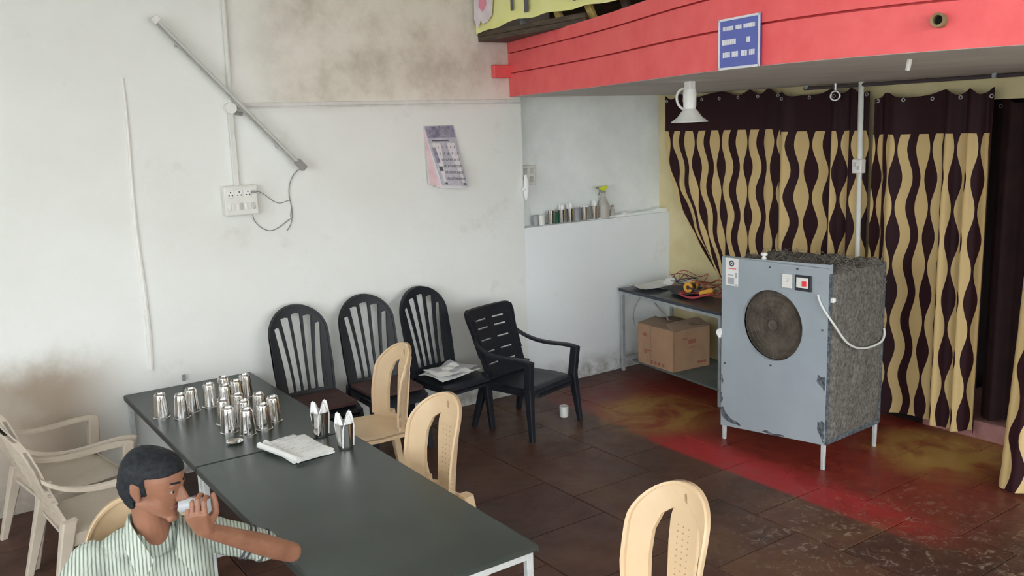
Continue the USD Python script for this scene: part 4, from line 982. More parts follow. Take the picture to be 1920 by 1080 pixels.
# local: front plane x=0 (outward -x), y left(+)/right(-) in the picture, depth along +x
HW, D_, TOPZ = 0.40, 0.62, 1.295
front = Polygon([(HW, 0.10), (-HW, 0.168), (-HW, 1.308), (HW, 1.285)]).difference(Point(0.0, 0.872).buffer(0.236, 40))
fm = ext(front, 0.006)
v = fm.vertices.copy(); fm.vertices = np.stack([-0.006 + v[:, 2], v[:, 0], v[:, 1]], 1)
fp = obj('front_panel', fm, 'cooler_paint', ck, smooth=False)
obj('panel_return', [bx2((-0.006, -HW - 0.003, 0.17), (0.035, -HW, 1.306)), bx2((-0.006, HW, 0.10), (0.035, HW + 0.003, 1.285)), bx2((-0.006, -HW, 1.283), (0.03, HW, 1.287))], 'cooler_paint', fp, smooth=False)
hr = trimesh.creation.annulus(0.232, 0.244, 0.03, sections=56)
obj('hole_rim', T(hr, (0.004, 0.0, 0.872), (0, 90, 0)), 'cooler_paint', fp)
P, f, uv = grid(48, 16, lambda u, v: (0.045 - 0.028 * (1 - v ** 2) + 0.010 * meshkit.fbm(np.stack([np.cos(u * 2 * math.pi) * v * 5, np.sin(u * 2 * math.pi) * v * 5, 0 * u], -1), 4, 3), 0.245 * v * np.cos(u * 2 * math.pi), 0.872 + 0.245 * v * np.sin(u * 2 * math.pi)))
obj('fan_grille', thick_sheet(P, f[:, ::-1], uv, 0.004)[0], 'dusty_grille', ck, smooth=50)
gw = [T(trimesh.creation.torus(r_, 0.0022, 48, 6), (0.028 - 0.02 * (1 - (r_ / 0.24) ** 2), 0, 0.872), (0, 90, 0)) for r_ in (0.05, 0.085, 0.12, 0.155, 0.19, 0.222)]
gw += [tube([(0.006, 0.03 * math.cos(a), 0.872 + 0.03 * math.sin(a)), (0.024, 0.236 * math.cos(a), 0.872 + 0.236 * math.sin(a))], 0.002, 5) for a in np.arange(0, 6.2, math.pi / 8)]
obj('grille_wire', gw, 'dusty_grille', ck)
obj('fan_hub', T(lathe([(0, 0), (0.03, 0), (0.035, 0.006), (0.03, 0.012), (0, 0.014)], 20), (0.012, 0, 0.872), (0, -90, 0)), 'dusty_grille', ck)
def pad(name, o, ux, uz, n_, w, h, seed, nu=56, nv=72, amp=0.035):
    o, ux, uz, n_ = (np.array(a, float) for a in (o, ux, uz, n_))
    def fn(u, v):
        q = np.stack([u * w * 9, v * h * 9, 0 * u + seed], -1)
        e = np.minimum(np.minimum(u, 1 - u) * 14, np.minimum(v, 1 - v) * 18).clip(0, 1)
        d = amp * (meshkit.fbm(q, 5, seed) - 0.35) * (0.35 + 0.65 * e) + 0.012 * e
        wob = 0.012 * (meshkit.noise(q * 1.7, seed + 9) - 0.5)
        p = o[None, None, :] + (u * w + wob)[..., None] * ux + (v * h + wob)[..., None] * uz + d[..., None] * n_
        return p[..., 0], p[..., 1], p[..., 2]
    P, f, uv = grid(nu, nv, fn)
    if np.cross(ux, uz) @ n_ < 0: f = f[:, ::-1]
    return obj(name, thick_sheet(P, f, uv, 0.02)[0], 'wood_wool', ck, smooth=60)
pr = pad('side_pad', (0.03, -HW + 0.004, 0.19), (1, 0, 0), (0, 0, 1), (0, -1, 0), D_ - 0.03, 1.05, 3)
pl_ = pad('side_pad', (0.03, HW - 0.004, 0.16), (1, 0, 0), (0, 0, 1), (0, 1, 0), D_ - 0.03, 1.07, 5, 20, 28)
pb = pad('rear_pad', (D_, -HW + 0.01, 0.19), (0, 1, 0), (0, 0, 1), (1, 0, 0), 2 * HW - 0.02, 1.05, 8, 24, 28)
pt = pad('top_wool', (0.03, -HW, 1.235), (1, 0, 0), (0, 1, 0), (0, 0, 1), D_ - 0.02, 2 * HW, 12, 40, 44, amp=0.06)
# loose strands on the pads
strands = []
for k in range(260):
    x, z = rng.uniform(0.05, D_ - 0.02), rng.uniform(0.2, 1.22)
    a = rng.uniform(-1.2, 1.2); L = rng.uniform(0.03, 0.09)
    pts = [(x - L * math.cos(a) / 2, -HW - 0.014 - rng.uniform(0, 0.008), z - L * math.sin(a) / 2), (x + rng.uniform(-0.01, 0.01), -HW - 0.028 - rng.uniform(0, 0.012), z + rng.uniform(-0.01, 0.01)), (x + L * math.cos(a) / 2, -HW - 0.012 - rng.uniform(0, 0.01), z + L * math.sin(a) / 2)]
    strands.append(tube(pts, 0.0013, 3, caps=False))
for k in range(160):
    x, y = rng.uniform(0.06, D_), rng.uniform(-HW, HW)
    a = rng.uniform(0, 6.3); L = rng.uniform(0.04, 0.1)
    strands.append(tube([(x - L * math.cos(a) / 2, y - L * math.sin(a) / 2, 1.25), (x, y, 1.27 + rng.uniform(0, 0.03)), (x + L * math.cos(a) / 2, y + L * math.sin(a) / 2, 1.25 + rng.uniform(0, 0.02))], 0.0016, 3, caps=False))
obj('wool_strands', strands, 'wool_strand', ck, smooth=False, kind='stuff')
cbar = []
for x in (0.012, D_):
    for y in (-HW, HW):
        cbar.append(bx2((x - 0.012, y - 0.012, 0.17), (x + 0.012, y + 0.012, 1.25), 0.002))
cbar += [bx2((0.0, s * HW - 0.012, 0.165), (D_, s * HW + 0.012, 0.195), 0.002) for s in (-1, 1)] + [bx2((D_ - 0.012, -HW, 0.17), (D_ + 0.012, HW, 0.195), 0.002)]
obj('frame', cbar, 'chipped_metal', ck, smooth=False)
obj('water_tray', bx2((0.01, -HW + 0.01, 0.15), (D_ - 0.01, HW - 0.01, 0.24), 0.01), 'chipped_metal', ck, smooth=False)
for x, y, z1 in ((0.014, HW - 0.015, 0.12), (0.014, -HW + 0.012, 0.19), (D_ - 0.01, -HW + 0.012, 0.22), (D_ - 0.01, HW - 0.015, 0.2)):
    obj('leg', taper((x, y, z1), (x, y, 0), (0.027, 0.027), (0.022, 0.022)), 'grey_steel_paint', ck, smooth=False)
# front fittings: -x is outward
st = obj('sticker', bx2((-0.0075, 0.268, 1.095), (-0.006, 0.372, 1.280)), 'paper_white', ck, smooth=False)
obj('logo_ring', T(trimesh.creation.annulus(0.011, 0.021, 0.0012, sections=28), (-0.008, 0.322, 1.245), (0, 90, 0)), 'paper_print', st)
obj('logo_dot', T(trimesh.creation.cylinder(0.006, 0.0012, sections=14), (-0.008, 0.322, 1.245), (0, 90, 0)), 'paper_print', st)
obj('red_rule', bx2((-0.0085, 0.285, 1.208), (-0.0073, 0.357, 1.213)), 'switch_red', st, smooth=False)
obj('print_block', [bx2((-0.0085, 0.30, 1.105), (-0.0073, 0.35, 1.150)), bx2((-0.0085, 0.276, 1.15), (-0.0073, 0.292, 1.185)), bx2((-0.0085, 0.305, 1.163), (-0.0073, 0.352, 1.17)), bx2((-0.0085, 0.27, 1.098), (-0.0073, 0.29, 1.108))], 'paper_grey', st, smooth=False)
w1 = obj('switch_plate', bx((-0.012, -0.115, 1.178), (0.012, 0.072, 0.088), 0.003), 'white_plastic', ck, smooth=False)
obj('regulator_mark', [bx((-0.019, -0.125, 1.186), (0.003, 0.006, 0.022)), bx((-0.019, -0.118, 1.176), (0.003, 0.014, 0.006))], 'switch_grey', w1, smooth=False)
w2 = obj('switch_plate', bx((-0.013, -0.232, 1.177), (0.014, 0.118, 0.098), 0.004), 'black_satin', ck, smooth=False, label='black switch plate')
obj('switch_insert', bx((-0.021, -0.228, 1.180), (0.004, 0.082, 0.064), 0.001), 'white_plastic', w2, smooth=False)
obj('rocker', bx((-0.025, -0.245, 1.176), (0.008, 0.030, 0.032), 0.002), 'switch_red', w2, smooth=False, label='red switch rocker')
obj('knob', T(trimesh.creation.cylinder(0.006, 0.01, sections=12), (-0.010, -0.185, 1.262), (0, 90, 0)), 'dark_slot', ck)
for y, z in ((0.0, 0.605), (-0.37, 0.9), (0.37, 0.55), (0.02, 1.25)):
    obj('screw', T(trimesh.creation.cylinder(0.006, 0.006, sections=10), (-0.008, y, z), (0, 90, 0)), 'dark_slot', ck)
obj('power_cable', tube(spline([(-0.012, -0.335, 1.118), (-0.018, -0.385, 1.03), (0.005, -0.435, 0.95), (0.12, -0.455, 0.82), (0.30, -0.452, 0.745), (0.46, -0.450, 0.735), (0.575, -0.445, 0.765), (0.60, -0.43, 0.82)], 40), 0.007, 8), 'conduit_pvc', ck)
obj('cable_tab', bx((0.02, -0.418, 1.09), (0.03, 0.03, 0.03), 0.006), 'white_plastic', ck)
obj('corner_knob', T(lathe([(0, 0), (0.012, 0), (0.016, 0.012), (0.010, 0.028), (0.022, 0.036), (0.02, 0.05), (0, 0.054)], 14), (0.02, 0.085, 1.285)), 'white_plastic', ck)
obj('plastic_scrap', hullpts([(-0.02, HW + 0.01 + rng.uniform(-0.02, 0.03), 0.745 + rng.uniform(-0.045, 0.045)) for _ in range(8)] + [(0.02, HW + 0.01 + rng.uniform(-0.01, 0.03), 0.745 + rng.uniform(-0.04, 0.04)) for _ in range(6)]), 'napkin', ck, smooth=False)
def flake(pts):
    poly = Polygon(pts).buffer(0.0)
    b = np.array(LineString(list(poly.exterior.coords)).segmentize(0.008).coords)
    b = b + 0.010 * (np.stack([meshkit.noise(np.c_[b * 60, 0 * b[:, 0]], 1), meshkit.noise(np.c_[b * 60, 0 * b[:, 0] + 5], 2)], 1) - 0.5)
    poly = Polygon(b).buffer(0)
    poly = max(getattr(poly, 'geoms', [poly]), key=lambda g: g.area)
    m = ext(poly, 0.0015); v = m.vertices.copy(); m.vertices = np.stack([-0.0072 + v[:, 2] * 0.6, v[:, 0], v[:, 1]], 1)
    obj('rust_patch', m, 'chipped_metal', fp, smooth=False)
flake([(0.40, 0.225), (0.385, 0.235), (0.36, 0.20), (0.31, 0.165), (0.25, 0.15), (0.23, 0.135), (0.29, 0.13), (0.36, 0.145), (0.395, 0.17)])
flake([(0.40, 0.47), (0.39, 0.46), (0.38, 0.42), (0.39, 0.40), (0.40, 0.41)])
flake([(-0.40, 0.61), (-0.37, 0.60), (-0.345, 0.61), (-0.34, 0.57), (-0.36, 0.55), (-0.385, 0.53), (-0.395, 0.50)])
flake([(-0.40, 0.315), (-0.375, 0.32), (-0.355, 0.31), (-0.35, 0.26), (-0.37, 0.235), (-0.385, 0.19), (-0.40, 0.175)])
flake([(0.06, 0.142), (0.02, 0.158), (-0.02, 0.146), (-0.07, 0.156), (-0.12, 0.156), (-0.11, 0.148), (-0.02, 0.138)])
flake([(0.40, 0.33), (0.392, 0.34), (0.388, 0.29), (0.395, 0.26), (0.40, 0.27)])

# ------------------------------------------------------------------ corner table with a shelf, box and clutter
ct = thing('corner_table', 'small steel legged table with a black top in the corner behind the cooler', 'table', (5.215, 5.80, 0), -6.5)
CW, CL, CH = 0.60, 1.30, 0.752          # local x to the wall, local -y along the wall
obj('tabletop', bx2((-0.01, -CL, CH - 0.025), (CW, 0.02, CH), 0.004), 'black_top', ct, smooth=False)
for x in (0.02, CW - 0.03):
    for y in (0.0, -CL + 0.03):
        obj('leg', bx2((x - 0.014, y - 0.014, 0), (x + 0.014, y + 0.014, CH - 0.025), 0.002), 'rack_steel', ct, smooth=False)
for q in (bx2((0.02, -0.01, 0.105), (CW - 0.03, 0.01, 0.125)), bx2((0.02, -CL + 0.02, 0.105), (CW - 0.03, -CL + 0.04, 0.125)), bx2((0.02, -0.01, CH - 0.055), (CW - 0.03, 0.01, CH - 0.026)), bx2((0.01, -CL + 0.03, CH - 0.055), (0.03, 0, CH - 0.026))):
    obj('rail', q, 'rack_steel', ct, smooth=False)
obj('lower_shelf', bx2((0.0, -CL + 0.03, 0.126), (CW - 0.02, -0.16, 0.142), 0.003), 'shelf_plate', ct, smooth=False)
cb = thing('cardboard_box', 'worn brown cardboard carton on the lower shelf of the corner table', 'box', (5.36, 5.30, 0.1425), -4)
BW, BL, BH = 0.40, 0.46, 0.345     # local x depth, y length
for nm, lo, hi, mt in (('side_panel', (-BW / 2, -BL / 2, 0), (-BW / 2 + 0.006, BL / 2, BH), 'cardboard'), ('side_panel', (BW / 2 - 0.006, -BL / 2, 0), (BW / 2, BL / 2, BH), 'cardboard'),
                       ('end_panel', (-BW / 2, -BL / 2, 0), (BW / 2, -BL / 2 + 0.006, BH), 'cardboard'), ('end_panel', (-BW / 2, BL / 2 - 0.006, 0), (BW / 2, BL / 2, BH), 'cardboard'), ('bottom_panel', (-BW / 2, -BL / 2, 0), (BW / 2, BL / 2, 0.006), 'cardboard')):
    obj(nm, bx2(lo, hi, 0.002), mt, cb, smooth=False)
def flap(a, b, c, d): return hullpts([a, b, c, d] + [np.array(q) + [0, 0, 0.005] for q in (a, b, c, d)])
obj('flap', flap((-BW / 2, -BL / 2, BH), (-BW / 2, BL / 2, BH), (-0.005, BL / 2, BH + 0.03), (-0.005, -BL / 2, BH + 0.005)), 'cardboard_top', cb, smooth=False)
obj('flap', flap((BW / 2, -BL / 2, BH), (BW / 2, BL / 2, BH), (0.005, BL / 2, BH + 0.015), (0.005, -BL / 2, BH + 0.03)), 'cardboard_top', cb, smooth=False)
obj('flap', flap((-BW / 2, -BL / 2, BH), (BW / 2, -BL / 2, BH), (BW / 2 - 0.02, -BL / 2 + 0.12, BH + 0.055), (-BW / 2 + 0.03, -BL / 2 + 0.13, BH + 0.04)), 'cardboard_top', cb, smooth=False)
pr_ = []
for y, z, w, h_ in ((0.10, 0.13, 0.10, 0.012), (0.13, 0.11, 0.03, 0.02), (0.05, 0.035, 0.03, 0.03), (0.0, 0.035, 0.03, 0.03), (-0.05, 0.035, 0.03, 0.03), (-0.10, 0.035, 0.025, 0.03), (0.14, 0.26, 0.05, 0.03)):
    pr_.append(bx((-BW / 2 - 0.0004, y, z), (0.0012, w, h_)))
for x, z, w, h_ in ((0.0, 0.24, 0.08, 0.035), (0.0, 0.19, 0.06, 0.008), (0.11, 0.05, 0.10, 0.02), (-0.08, 0.27, 0.06, 0.01)):
    pr_.append(bx((x, -BL / 2 - 0.0004, z), (w, 0.0012, h_)))
obj('red_print', pr_, 'box_print', cb, smooth=False, kind='stuff')
obj('tape_strip', bx((-BW / 2 - 0.0004, 0.06, BH / 2), (0.0012, 0.006, BH)), 'cardboard_top', cb, smooth=False)
obj('hanging_cable', [tube(spline([(5.235, 5.50, 0.735), (5.17, 5.55, 0.66), (5.14, 5.56, 0.56), (5.15, 5.55, 0.455)], 20), 0.006, 8), tube(spline([(5.30, 5.48, 0.73), (5.30, 5.44, 0.64), (5.34, 5.38, 0.56), (5.36, 5.34, 0.485)], 20), 0.006, 8)], 'wire_grey', label='grey cable looping down from the corner table to the carton', cat='cable')
def lay_sheet(name, label, cat, x, y, rz, L, W, z, mat, bend=0.02, seed=1):
    P, f, uv = grid(14, 12, lambda u, v: ((u - 0.5) * L, (v - 0.5) * W, 0.004 + bend * meshkit.noise(np.stack([u * 3, v * 3, 0 * u + seed], -1), seed)))
    sh, _ = thick_sheet(P, f, uv, 0.003)
    return obj(name, T(sh, (x, y, z), (0, 0, rz)), mat, label=label, cat=cat, smooth=50)
lay_sheet('plastic_sheet', 'crumpled pale polythene sheet at the left end of the corner table', 'sheet', 5.43, 5.60, -12, 0.36, 0.30, CH, 'newsprint', 0.035, 3)
lay_sheet('clear_bag', 'white crumpled plastic bag behind the pale sheet on the corner table', 'bag', 5.62, 5.48, 20, 0.24, 0.22, CH + 0.02, 'paper_white', 0.07, 6)
lay_sheet('black_cloth', 'dark folded cloth in the middle of the corner table', 'cloth', 5.45, 5.22, -10, 0.34, 0.34, CH, 'trousers_cloth', 0.06, 9)
def tangle(name, label, c, mat, n, r, seed, z=CH + 0.008, h=0.07, wr_=0.006):
    g = np.random.default_rng(seed)
    pts = []
    a = 0
    for k in range(n):
        a += g.uniform(0.5, 1.4); q = r * g.uniform(0.5, 1.0)
        pts.append((c[0] + q * math.cos(a), c[1] + 1.5 * q * math.sin(a), z + wr_ + h * g.random()))
    return obj(name, tube(spline(pts, n * 7), wr_, 7), mat, label=label, cat='wire')
tangle('wire_coil', 'tangled dark wire loops at the back of the corner table', (5.60, 5.40), 'wire_dark', 14, 0.13, 3, h=0.13, wr_=0.004)
tangle('wire_coil', 'heap of reddish wire in the middle of the corner table', (5.52, 5.05), 'copper_coil', 22, 0.13, 5, h=0.11, wr_=0.008)
tangle('wire_coil', 'bright red wire at the front of the corner table by the cooler', (5.33, 5.02), 'wire_red', 16, 0.11, 8, h=0.04, wr_=0.007)
tangle('wire_coil', 'thin pinkish wire loops sticking up behind the sheet on the corner table', (5.62, 5.33), 'wire_red', 10, 0.14, 12, h=0.14, wr_=0.0035)
rl = thing('cable_reel', 'small yellow and black cable reel among the wires on the corner table', 'reel', (5.36, 5.13, CH + 0.075))
obj('flange', T(trimesh.creation.annulus(0.018, 0.042, 0.012, sections=28), (0, 0, 0), (0, 90, 15)), 'yellow_plastic', rl)
obj('core', T(trimesh.creation.cylinder(0.03, 0.07, sections=20), (0.045, 0.012, 0), (0, 90, 15)), 'wire_dark', rl)
obj('flange', T(trimesh.creation.annulus(0.018, 0.042, 0.012, sections=28), (0.088, 0.024, 0), (0, 90, 15)), 'yellow_plastic', rl)
rm = thing('drill_bit_case', 'orange yellow tool handle lying near the cooler on the corner table', 'tool', (5.37, 4.94, CH + 0.06), 20)
obj('handle', T(trimesh.creation.capsule(0.08, 0.022, count=[12, 12]), (0, 0, 0), (70, 20, 0)), 'yellow_plastic', rm)
obj('shaft', tube([(0, 0.03, 0.0), (0.0, 0.14, 0.02)], 0.008, 8), 'wire_dark', rm)

# ------------------------------------------------------------------ the seated man
def sph(c, r, n=20):
    return m3.Manifold.sphere(float(r), n).translate([float(x) for x in c])
def bone(*cr, n=20):
    return m3.Manifold.batch_hull([sph(c, r, n) for c, r in cr])
def union(ms):
    return m3.Manifold.batch_boolean(list(ms), m3.OpType.Add)
def to_tri(m, edge=0.013, it=10):
    m = m.refine_to_length(edge).to_mesh()
    t = trimesh.Trimesh(m.vert_properties[:, :3], m.tri_verts, process=True)
    if it: trimesh.smoothing.filter_taubin(t, lamb=0.5, nu=0.53, iterations=it)
    return t
MAN = np.array([0.61, 3.10, 0.0])
def L(*p): return np.array(p, float) - MAN
nb = L(0.612, 3.075, 0.885)
hc = L(0.612, 3.005, 1.068)
shR, shL = L(0.415, 3.125, 0.795), L(0.800, 3.125, 0.790)
elR, haR = L(0.235, 2.99, 0.625), L(0.40, 2.80, 0.515)
elL, wrL = L(1.080, 3.055, 0.652), L(0.858, 3.020, 0.880)
chest, belly, pel = L(0.612, 3.125, 0.72), L(0.612, 3.14, 0.60), L(0.61, 3.15, 0.516)
ax = (shL - shR) / np.linalg.norm(shL - shR)
# head frame: looks to his left and a little down
fd = np.array([0.72, -0.66, -0.20]); fd /= np.linalg.norm(fd)
hz = np.array([0.10, -0.10, 1.0]); hz -= fd * (hz @ fd); hz /= np.linalg.norm(hz)
hx = np.cross(fd, hz)
def Hd(x, y, z): return hc + hx * x + fd * y + hz * z
head = [bone((Hd(0, -0.022, 0.030), .084), (Hd(0, 0.022, 0.032), .076), (Hd(0, -0.03, 0.0), .076), (Hd(0, 0.035, -0.01), .064)),
        bone((Hd(0.028, 0.045, -0.045), .034), (Hd(-0.028, 0.045, -0.045), .034), (Hd(0, 0.065, -0.092), .024), (Hd(0, 0.04, 0.0), .056), (Hd(0.05, -0.005, -0.05), .022), (Hd(-0.05, -0.005, -0.05), .022)),
        bone((Hd(0.034, 0.082, 0.022), .012), (Hd(0.008, 0.092, 0.020), .010), n=12), bone((Hd(-0.034, 0.082, 0.022), .012), (Hd(-0.008, 0.092, 0.020), .010), n=12),
        bone((Hd(0, 0.093, 0.014), .008), (Hd(0, 0.116, -0.024), .0115), (Hd(0.012, 0.098, -0.030), .009), (Hd(-0.012, 0.098, -0.030), .009), n=14),
        bone((Hd(0, 0.086, -0.105), .013), (Hd(0.012, 0.078, -0.104), .014), (Hd(-0.012, 0.078, -0.104), .014), n=14)]
for s in (-1, 1):
    head.append(bone((Hd(s * 0.078, -0.012, 0.018), .010), (Hd(s * 0.086, -0.026, 0.020), .008), (Hd(s * 0.078, -0.006, -0.030), .008), (Hd(s * 0.084, -0.024, -0.006), .008), n=10))
neck = bone((nb + [0, 0.0, -0.02], .058), (hc + hz * -0.07 - fd * 0.015, .054))
torso = [bone((shR * 0.75 + shL * 0.25 + [0, 0, -0.02], .075), (shR * 0.25 + shL * 0.75 + [0, 0, -0.02], .075), (chest + ax * 0.085, .10), (chest - ax * 0.085, .10)),
         bone((chest + ax * 0.085, .10), (chest - ax * 0.085, .10), (belly + ax * 0.07, .105), (belly - ax * 0.07, .105)),
         bone((belly + ax * 0.07, .105), (belly - ax * 0.07, .105), (pel + ax * 0.08, .095), (pel - ax * 0.08, .095)),
         bone((nb, .055), (shR * 0.8 + shL * 0.2 + [0, 0, 0.02], .045), (shR * 0.2 + shL * 0.8 + [0, 0, 0.02], .045), (chest + [0, 0, 0.08], .07))]
arms = [bone((shL, .056), (shL * 0.45 + elL * 0.55, .046)), bone((shL * 0.45 + elL * 0.55, .046), (elL, .038)), bone((elL, .039), (elL * 0.65 + wrL * 0.35, .043)), bone((elL * 0.65 + wrL * 0.35, .043), (wrL, .027)),
        bone((shR, .058), (shR * 0.45 + elR * 0.55, .048)), bone((shR * 0.45 + elR * 0.55, .048), (elR, .040)), bone((elR, .040), (elR * 0.65 + haR * 0.35, .043)), bone((elR * 0.65 + haR * 0.35, .043), (haR, .027))]
def hand(W, d, n, s, curl, spread=0.0, th=1.0):
    d = d / np.linalg.norm(d); n = n - d * (n @ d); n /= np.linalg.norm(n); s_ = np.cross(n, d); s_ = s_ if s_ @ s > 0 else -s_
    off = (0.031, 0.0105, -0.010, -0.029); fl = ((.041, .026, .021), (.046, .029, .022), (.042, .027, .021), (.033, .021, .018)); kl = (0.088, 0.092, 0.087, 0.078)
    K = [W + d * kl[i] + s_ * off[i] for i in range(4)]
    ms = [m3.Manifold.batch_hull([sph(W + s_ * 0.015, .020), sph(W - s_ * 0.015, .019)] + [sph(K[i], .0115) for i in range(4)])]
    for i in range(4):
        p, a = K[i], 0.0
        for k, ln in enumerate(fl[i]):
            a += math.radians(curl[k])
            q = p + (d * math.cos(a) + n * math.sin(a) + s_ * spread * off[i]) * ln
            ms.append(bone((p, .0100 - .0009 * k), (q, .0090 - .0009 * k), n=14)); p = q
    t0_ = W + d * 0.028 + s_ * 0.026 + n * 0.008
    t1 = t0_ + (d * 0.62 + s_ * 0.55 + n * 0.45) * 0.046 * th
    t2 = t1 + (d * 0.75 + s_ * 0.05 + n * 0.62) * 0.034 * th
    t3 = t2 + (d * 0.70 - s_ * 0.15 + n * 0.65) * 0.026 * th
    ms += [bone((W + d * 0.02 + s_ * 0.012, .019), (t0_, .016), (t1, .0125), n=14), bone((t1, .012), (t2, .0105), n=14), bone((t2, .0105), (t3, .0085), n=14)]
    return ms
mouth = Hd(0, 0.088, -0.062)
gA = -fd * 0.80 - hz * 0.22 + hx * 0.10; gA /= np.linalg.norm(gA)      # from the glass's base to its rim: tipped to the mouth
rim = Hd(0, 0.104, -0.056)
gl = rim - gA * 0.045                          # the small glass he drinks from
dL = np.array([-0.55, -0.25, 0.78]); dL -= gA * (dL @ gA); dL /= np.linalg.norm(dL)
nL = np.cross(gA, dL); nL = nL if nL[1] > 0 else -nL
wrL = gl - nL * 0.040 - dL * 0.098 + gA * -0.01
hL = hand(wrL, dL, nL, np.cross(nL, dL), (50, 58, 40), spread=-1.5)
arms[2] = bone((elL, .037), (elL * 0.65 + wrL * 0.35, .040)); arms[3] = bone((elL * 0.65 + wrL * 0.35, .040), (wrL, .026))
dR = np.array([0.35, -0.75, -0.25])
hR = hand(haR + dR * 0.01, dR, np.array([0.1, 0.0, -1.0]), np.array([1.0, 0, 0]), (14, 22, 16))
hipR, hipL = pel - ax * 0.09, pel + ax * 0.09
knR, knL = L(0.47, 2.70, 0.50), L(0.735, 2.69, 0.50)
anR, anL = L(0.475, 2.70, 0.075), L(0.735, 2.68, 0.075)
legs = []
for hip, kn, an in ((hipR, knR, anR), (hipL, knL, anL)):
    legs += [bone((hip, .088), (kn, .058)), bone((kn, .056), (kn * 0.62 + an * 0.38 + [0, 0.02, 0], .055)), bone((kn * 0.62 + an * 0.38 + [0, 0.02, 0], .055), (an, .036)),
             bone((an + [0, 0.03, -0.045], .028), (an + [0, -0.13, -0.05], .022), (an + [0.03, -0.10, -0.05], .022), (an + [-0.03, -0.10, -0.05], .022), (an, .034))]
man = thing('person', 'man in a pale green striped shirt drinking with one elbow on the table', 'person', MAN)
body = union(head + [neck] + torso + arms + hL + hR + legs)
obj('body', to_tri(body, 0.012, 8), 'skin', man, smooth=True)
# hair
hair = bone((Hd(0, -0.024, 0.036), .088), (Hd(0, 0.020, 0.042), .079), (Hd(0, -0.038, -0.005), .079), (Hd(0, -0.035, -0.045), .060), n=32)
def hbox(c, s, rx=0):
    m = m3.Manifold.cube(list(map(float, s)), True).rotate([float(rx), 0, 0]).translate(list(map(float, c)))
    M = np.zeros((3, 4)); M[:, 0], M[:, 1], M[:, 2], M[:, 3] = hx, fd, hz, hc
    return m.transform(M)
hair = hair - hbox((0, 0.10, -0.035), (0.4, 0.15, 0.20), 12) - hbox((0, 0.05, -0.135), (0.4, 0.16, 0.18)) - hbox((0, 0.0, -0.16), (0.4, 0.4, 0.14))
ht = to_tri(hair, 0.008, 4)
ht.vertices += ht.vertex_normals * (0.006 * (meshkit.fbm((ht.vertices + 3) * 70, 3, 2) - 0.4))[:, None]
obj('hair', ht, 'hair_black', man, smooth=True)
for s in (-1, 1):
    obj('eyebrow', trimesh.convex.convex_hull(np.vstack([bone((Hd(s * 0.014, 0.098, 0.030), .004), (Hd(s * 0.045, 0.085, 0.034), .003), n=8).to_mesh().vert_properties[:, :3]])), 'hair_black', man, smooth=True)
    e = obj('eye', T(trimesh.creation.icosphere(2, 0.0095), Hd(s * 0.032, 0.0805, 0.002)), 'eye_white', man, smooth=True)
    obj('eyelid', trimesh.convex.convex_hull(bone((Hd(s * 0.022, 0.083, 0.010), .0055), (Hd(s * 0.044, 0.076, 0.009), .005), (Hd(s * 0.032, 0.085, 0.0095), .006), n=10).to_mesh().vert_properties[:, :3]), 'skin', man, smooth=True)
    obj('iris', T(trimesh.creation.icosphere(2, 0.0055), Hd(s * 0.032, 0.0805, 0.003) + fd * 0.0066 - hz * 0.001), 'hair_black', e, smooth=True)
obj('mouth', trimesh.convex.convex_hull(bone((Hd(-0.022, 0.082, -0.062), .0045), (Hd(0.022, 0.082, -0.062), .0045), (Hd(0, 0.092, -0.060), .0062), n=10).to_mesh().vert_properties[:, :3]), 'lip', man, smooth=True)
# shirt: follows torso and upper arms, open V at the neck
def infl(c, r, e=0.015): return (c, r + e)
midL, midR = shL * 0.36 + elL * 0.64, shR * 0.18 + elR * 0.82
sh_b = [bone(infl(shR * 0.75 + shL * 0.25 + [0, 0, -0.02], .075), infl(shR * 0.25 + shL * 0.75 + [0, 0, -0.02], .075), infl(chest + ax * 0.085, .10), infl(chest - ax * 0.085, .10)),
        bone(infl(chest + ax * 0.085, .10), infl(chest - ax * 0.085, .10), infl(belly + ax * 0.075, .108), infl(belly - ax * 0.075, .108)),
        bone(infl(belly + ax * 0.075, .108), infl(belly - ax * 0.075, .108), infl(pel + ax * 0.085 + [0, 0, 0.03], .098), infl(pel - ax * 0.085 + [0, 0, 0.03], .098)),
        bone(infl(nb + [0, 0, -0.03], .060), infl(shR * 0.8 + shL * 0.2 + [0, 0, 0.02], .045), infl(shR * 0.2 + shL * 0.8 + [0, 0, 0.02], .045), infl(chest + [0, 0, 0.08], .07)),
        bone(infl(shL, .054, .010), infl(midL, .046, 0.014)), bone(infl(shR, .060), infl(midR, .054, 0.022))]
shirt = union(sh_b)
front_n = np.array([ax[1], -ax[0], 0.0])
vneck = m3.Manifold.batch_hull([sph(nb + front_n * 0.16 + ax * 0.055 + [0, 0, 0.06], .02), sph(nb + front_n * 0.16 - ax * 0.055 + [0, 0, 0.06], .02), sph(nb + front_n * 0.16 + [0, 0, -0.155], .012), sph(nb + front_n * 0.045 + ax * 0.04 + [0, 0, 0.06], .02), sph(nb + front_n * 0.045 - ax * 0.04 + [0, 0, 0.06], .02), sph(nb + front_n * 0.085 + [0, 0, -0.15], .010)])
neckhole = bone((nb + [0, 0, 0.0], .062), (nb + [0, 0, 0.14], .075))
inner = union([bone((shL, .060), (elL, .044)), bone((shR, .062), (elR, .048))])
cutL = m3.Manifold.batch_hull([sph(midL + (elL - shL) * 0.12, .058), sph(elL + (elL - shL) * 0.3, .08)])
st_ = to_tri(shirt - vneck - neckhole, 0.014, 6)
vn = st_.vertex_normals
fold = meshkit.fbm((st_.vertices + 5) * np.array([22, 22, 11]), 3, 4) - 0.5
st_.vertices = st_.vertices + vn * (0.016 * fold)[:, None]
sh = obj('shirt', st_, 'shirt_cloth', man, smooth=True)
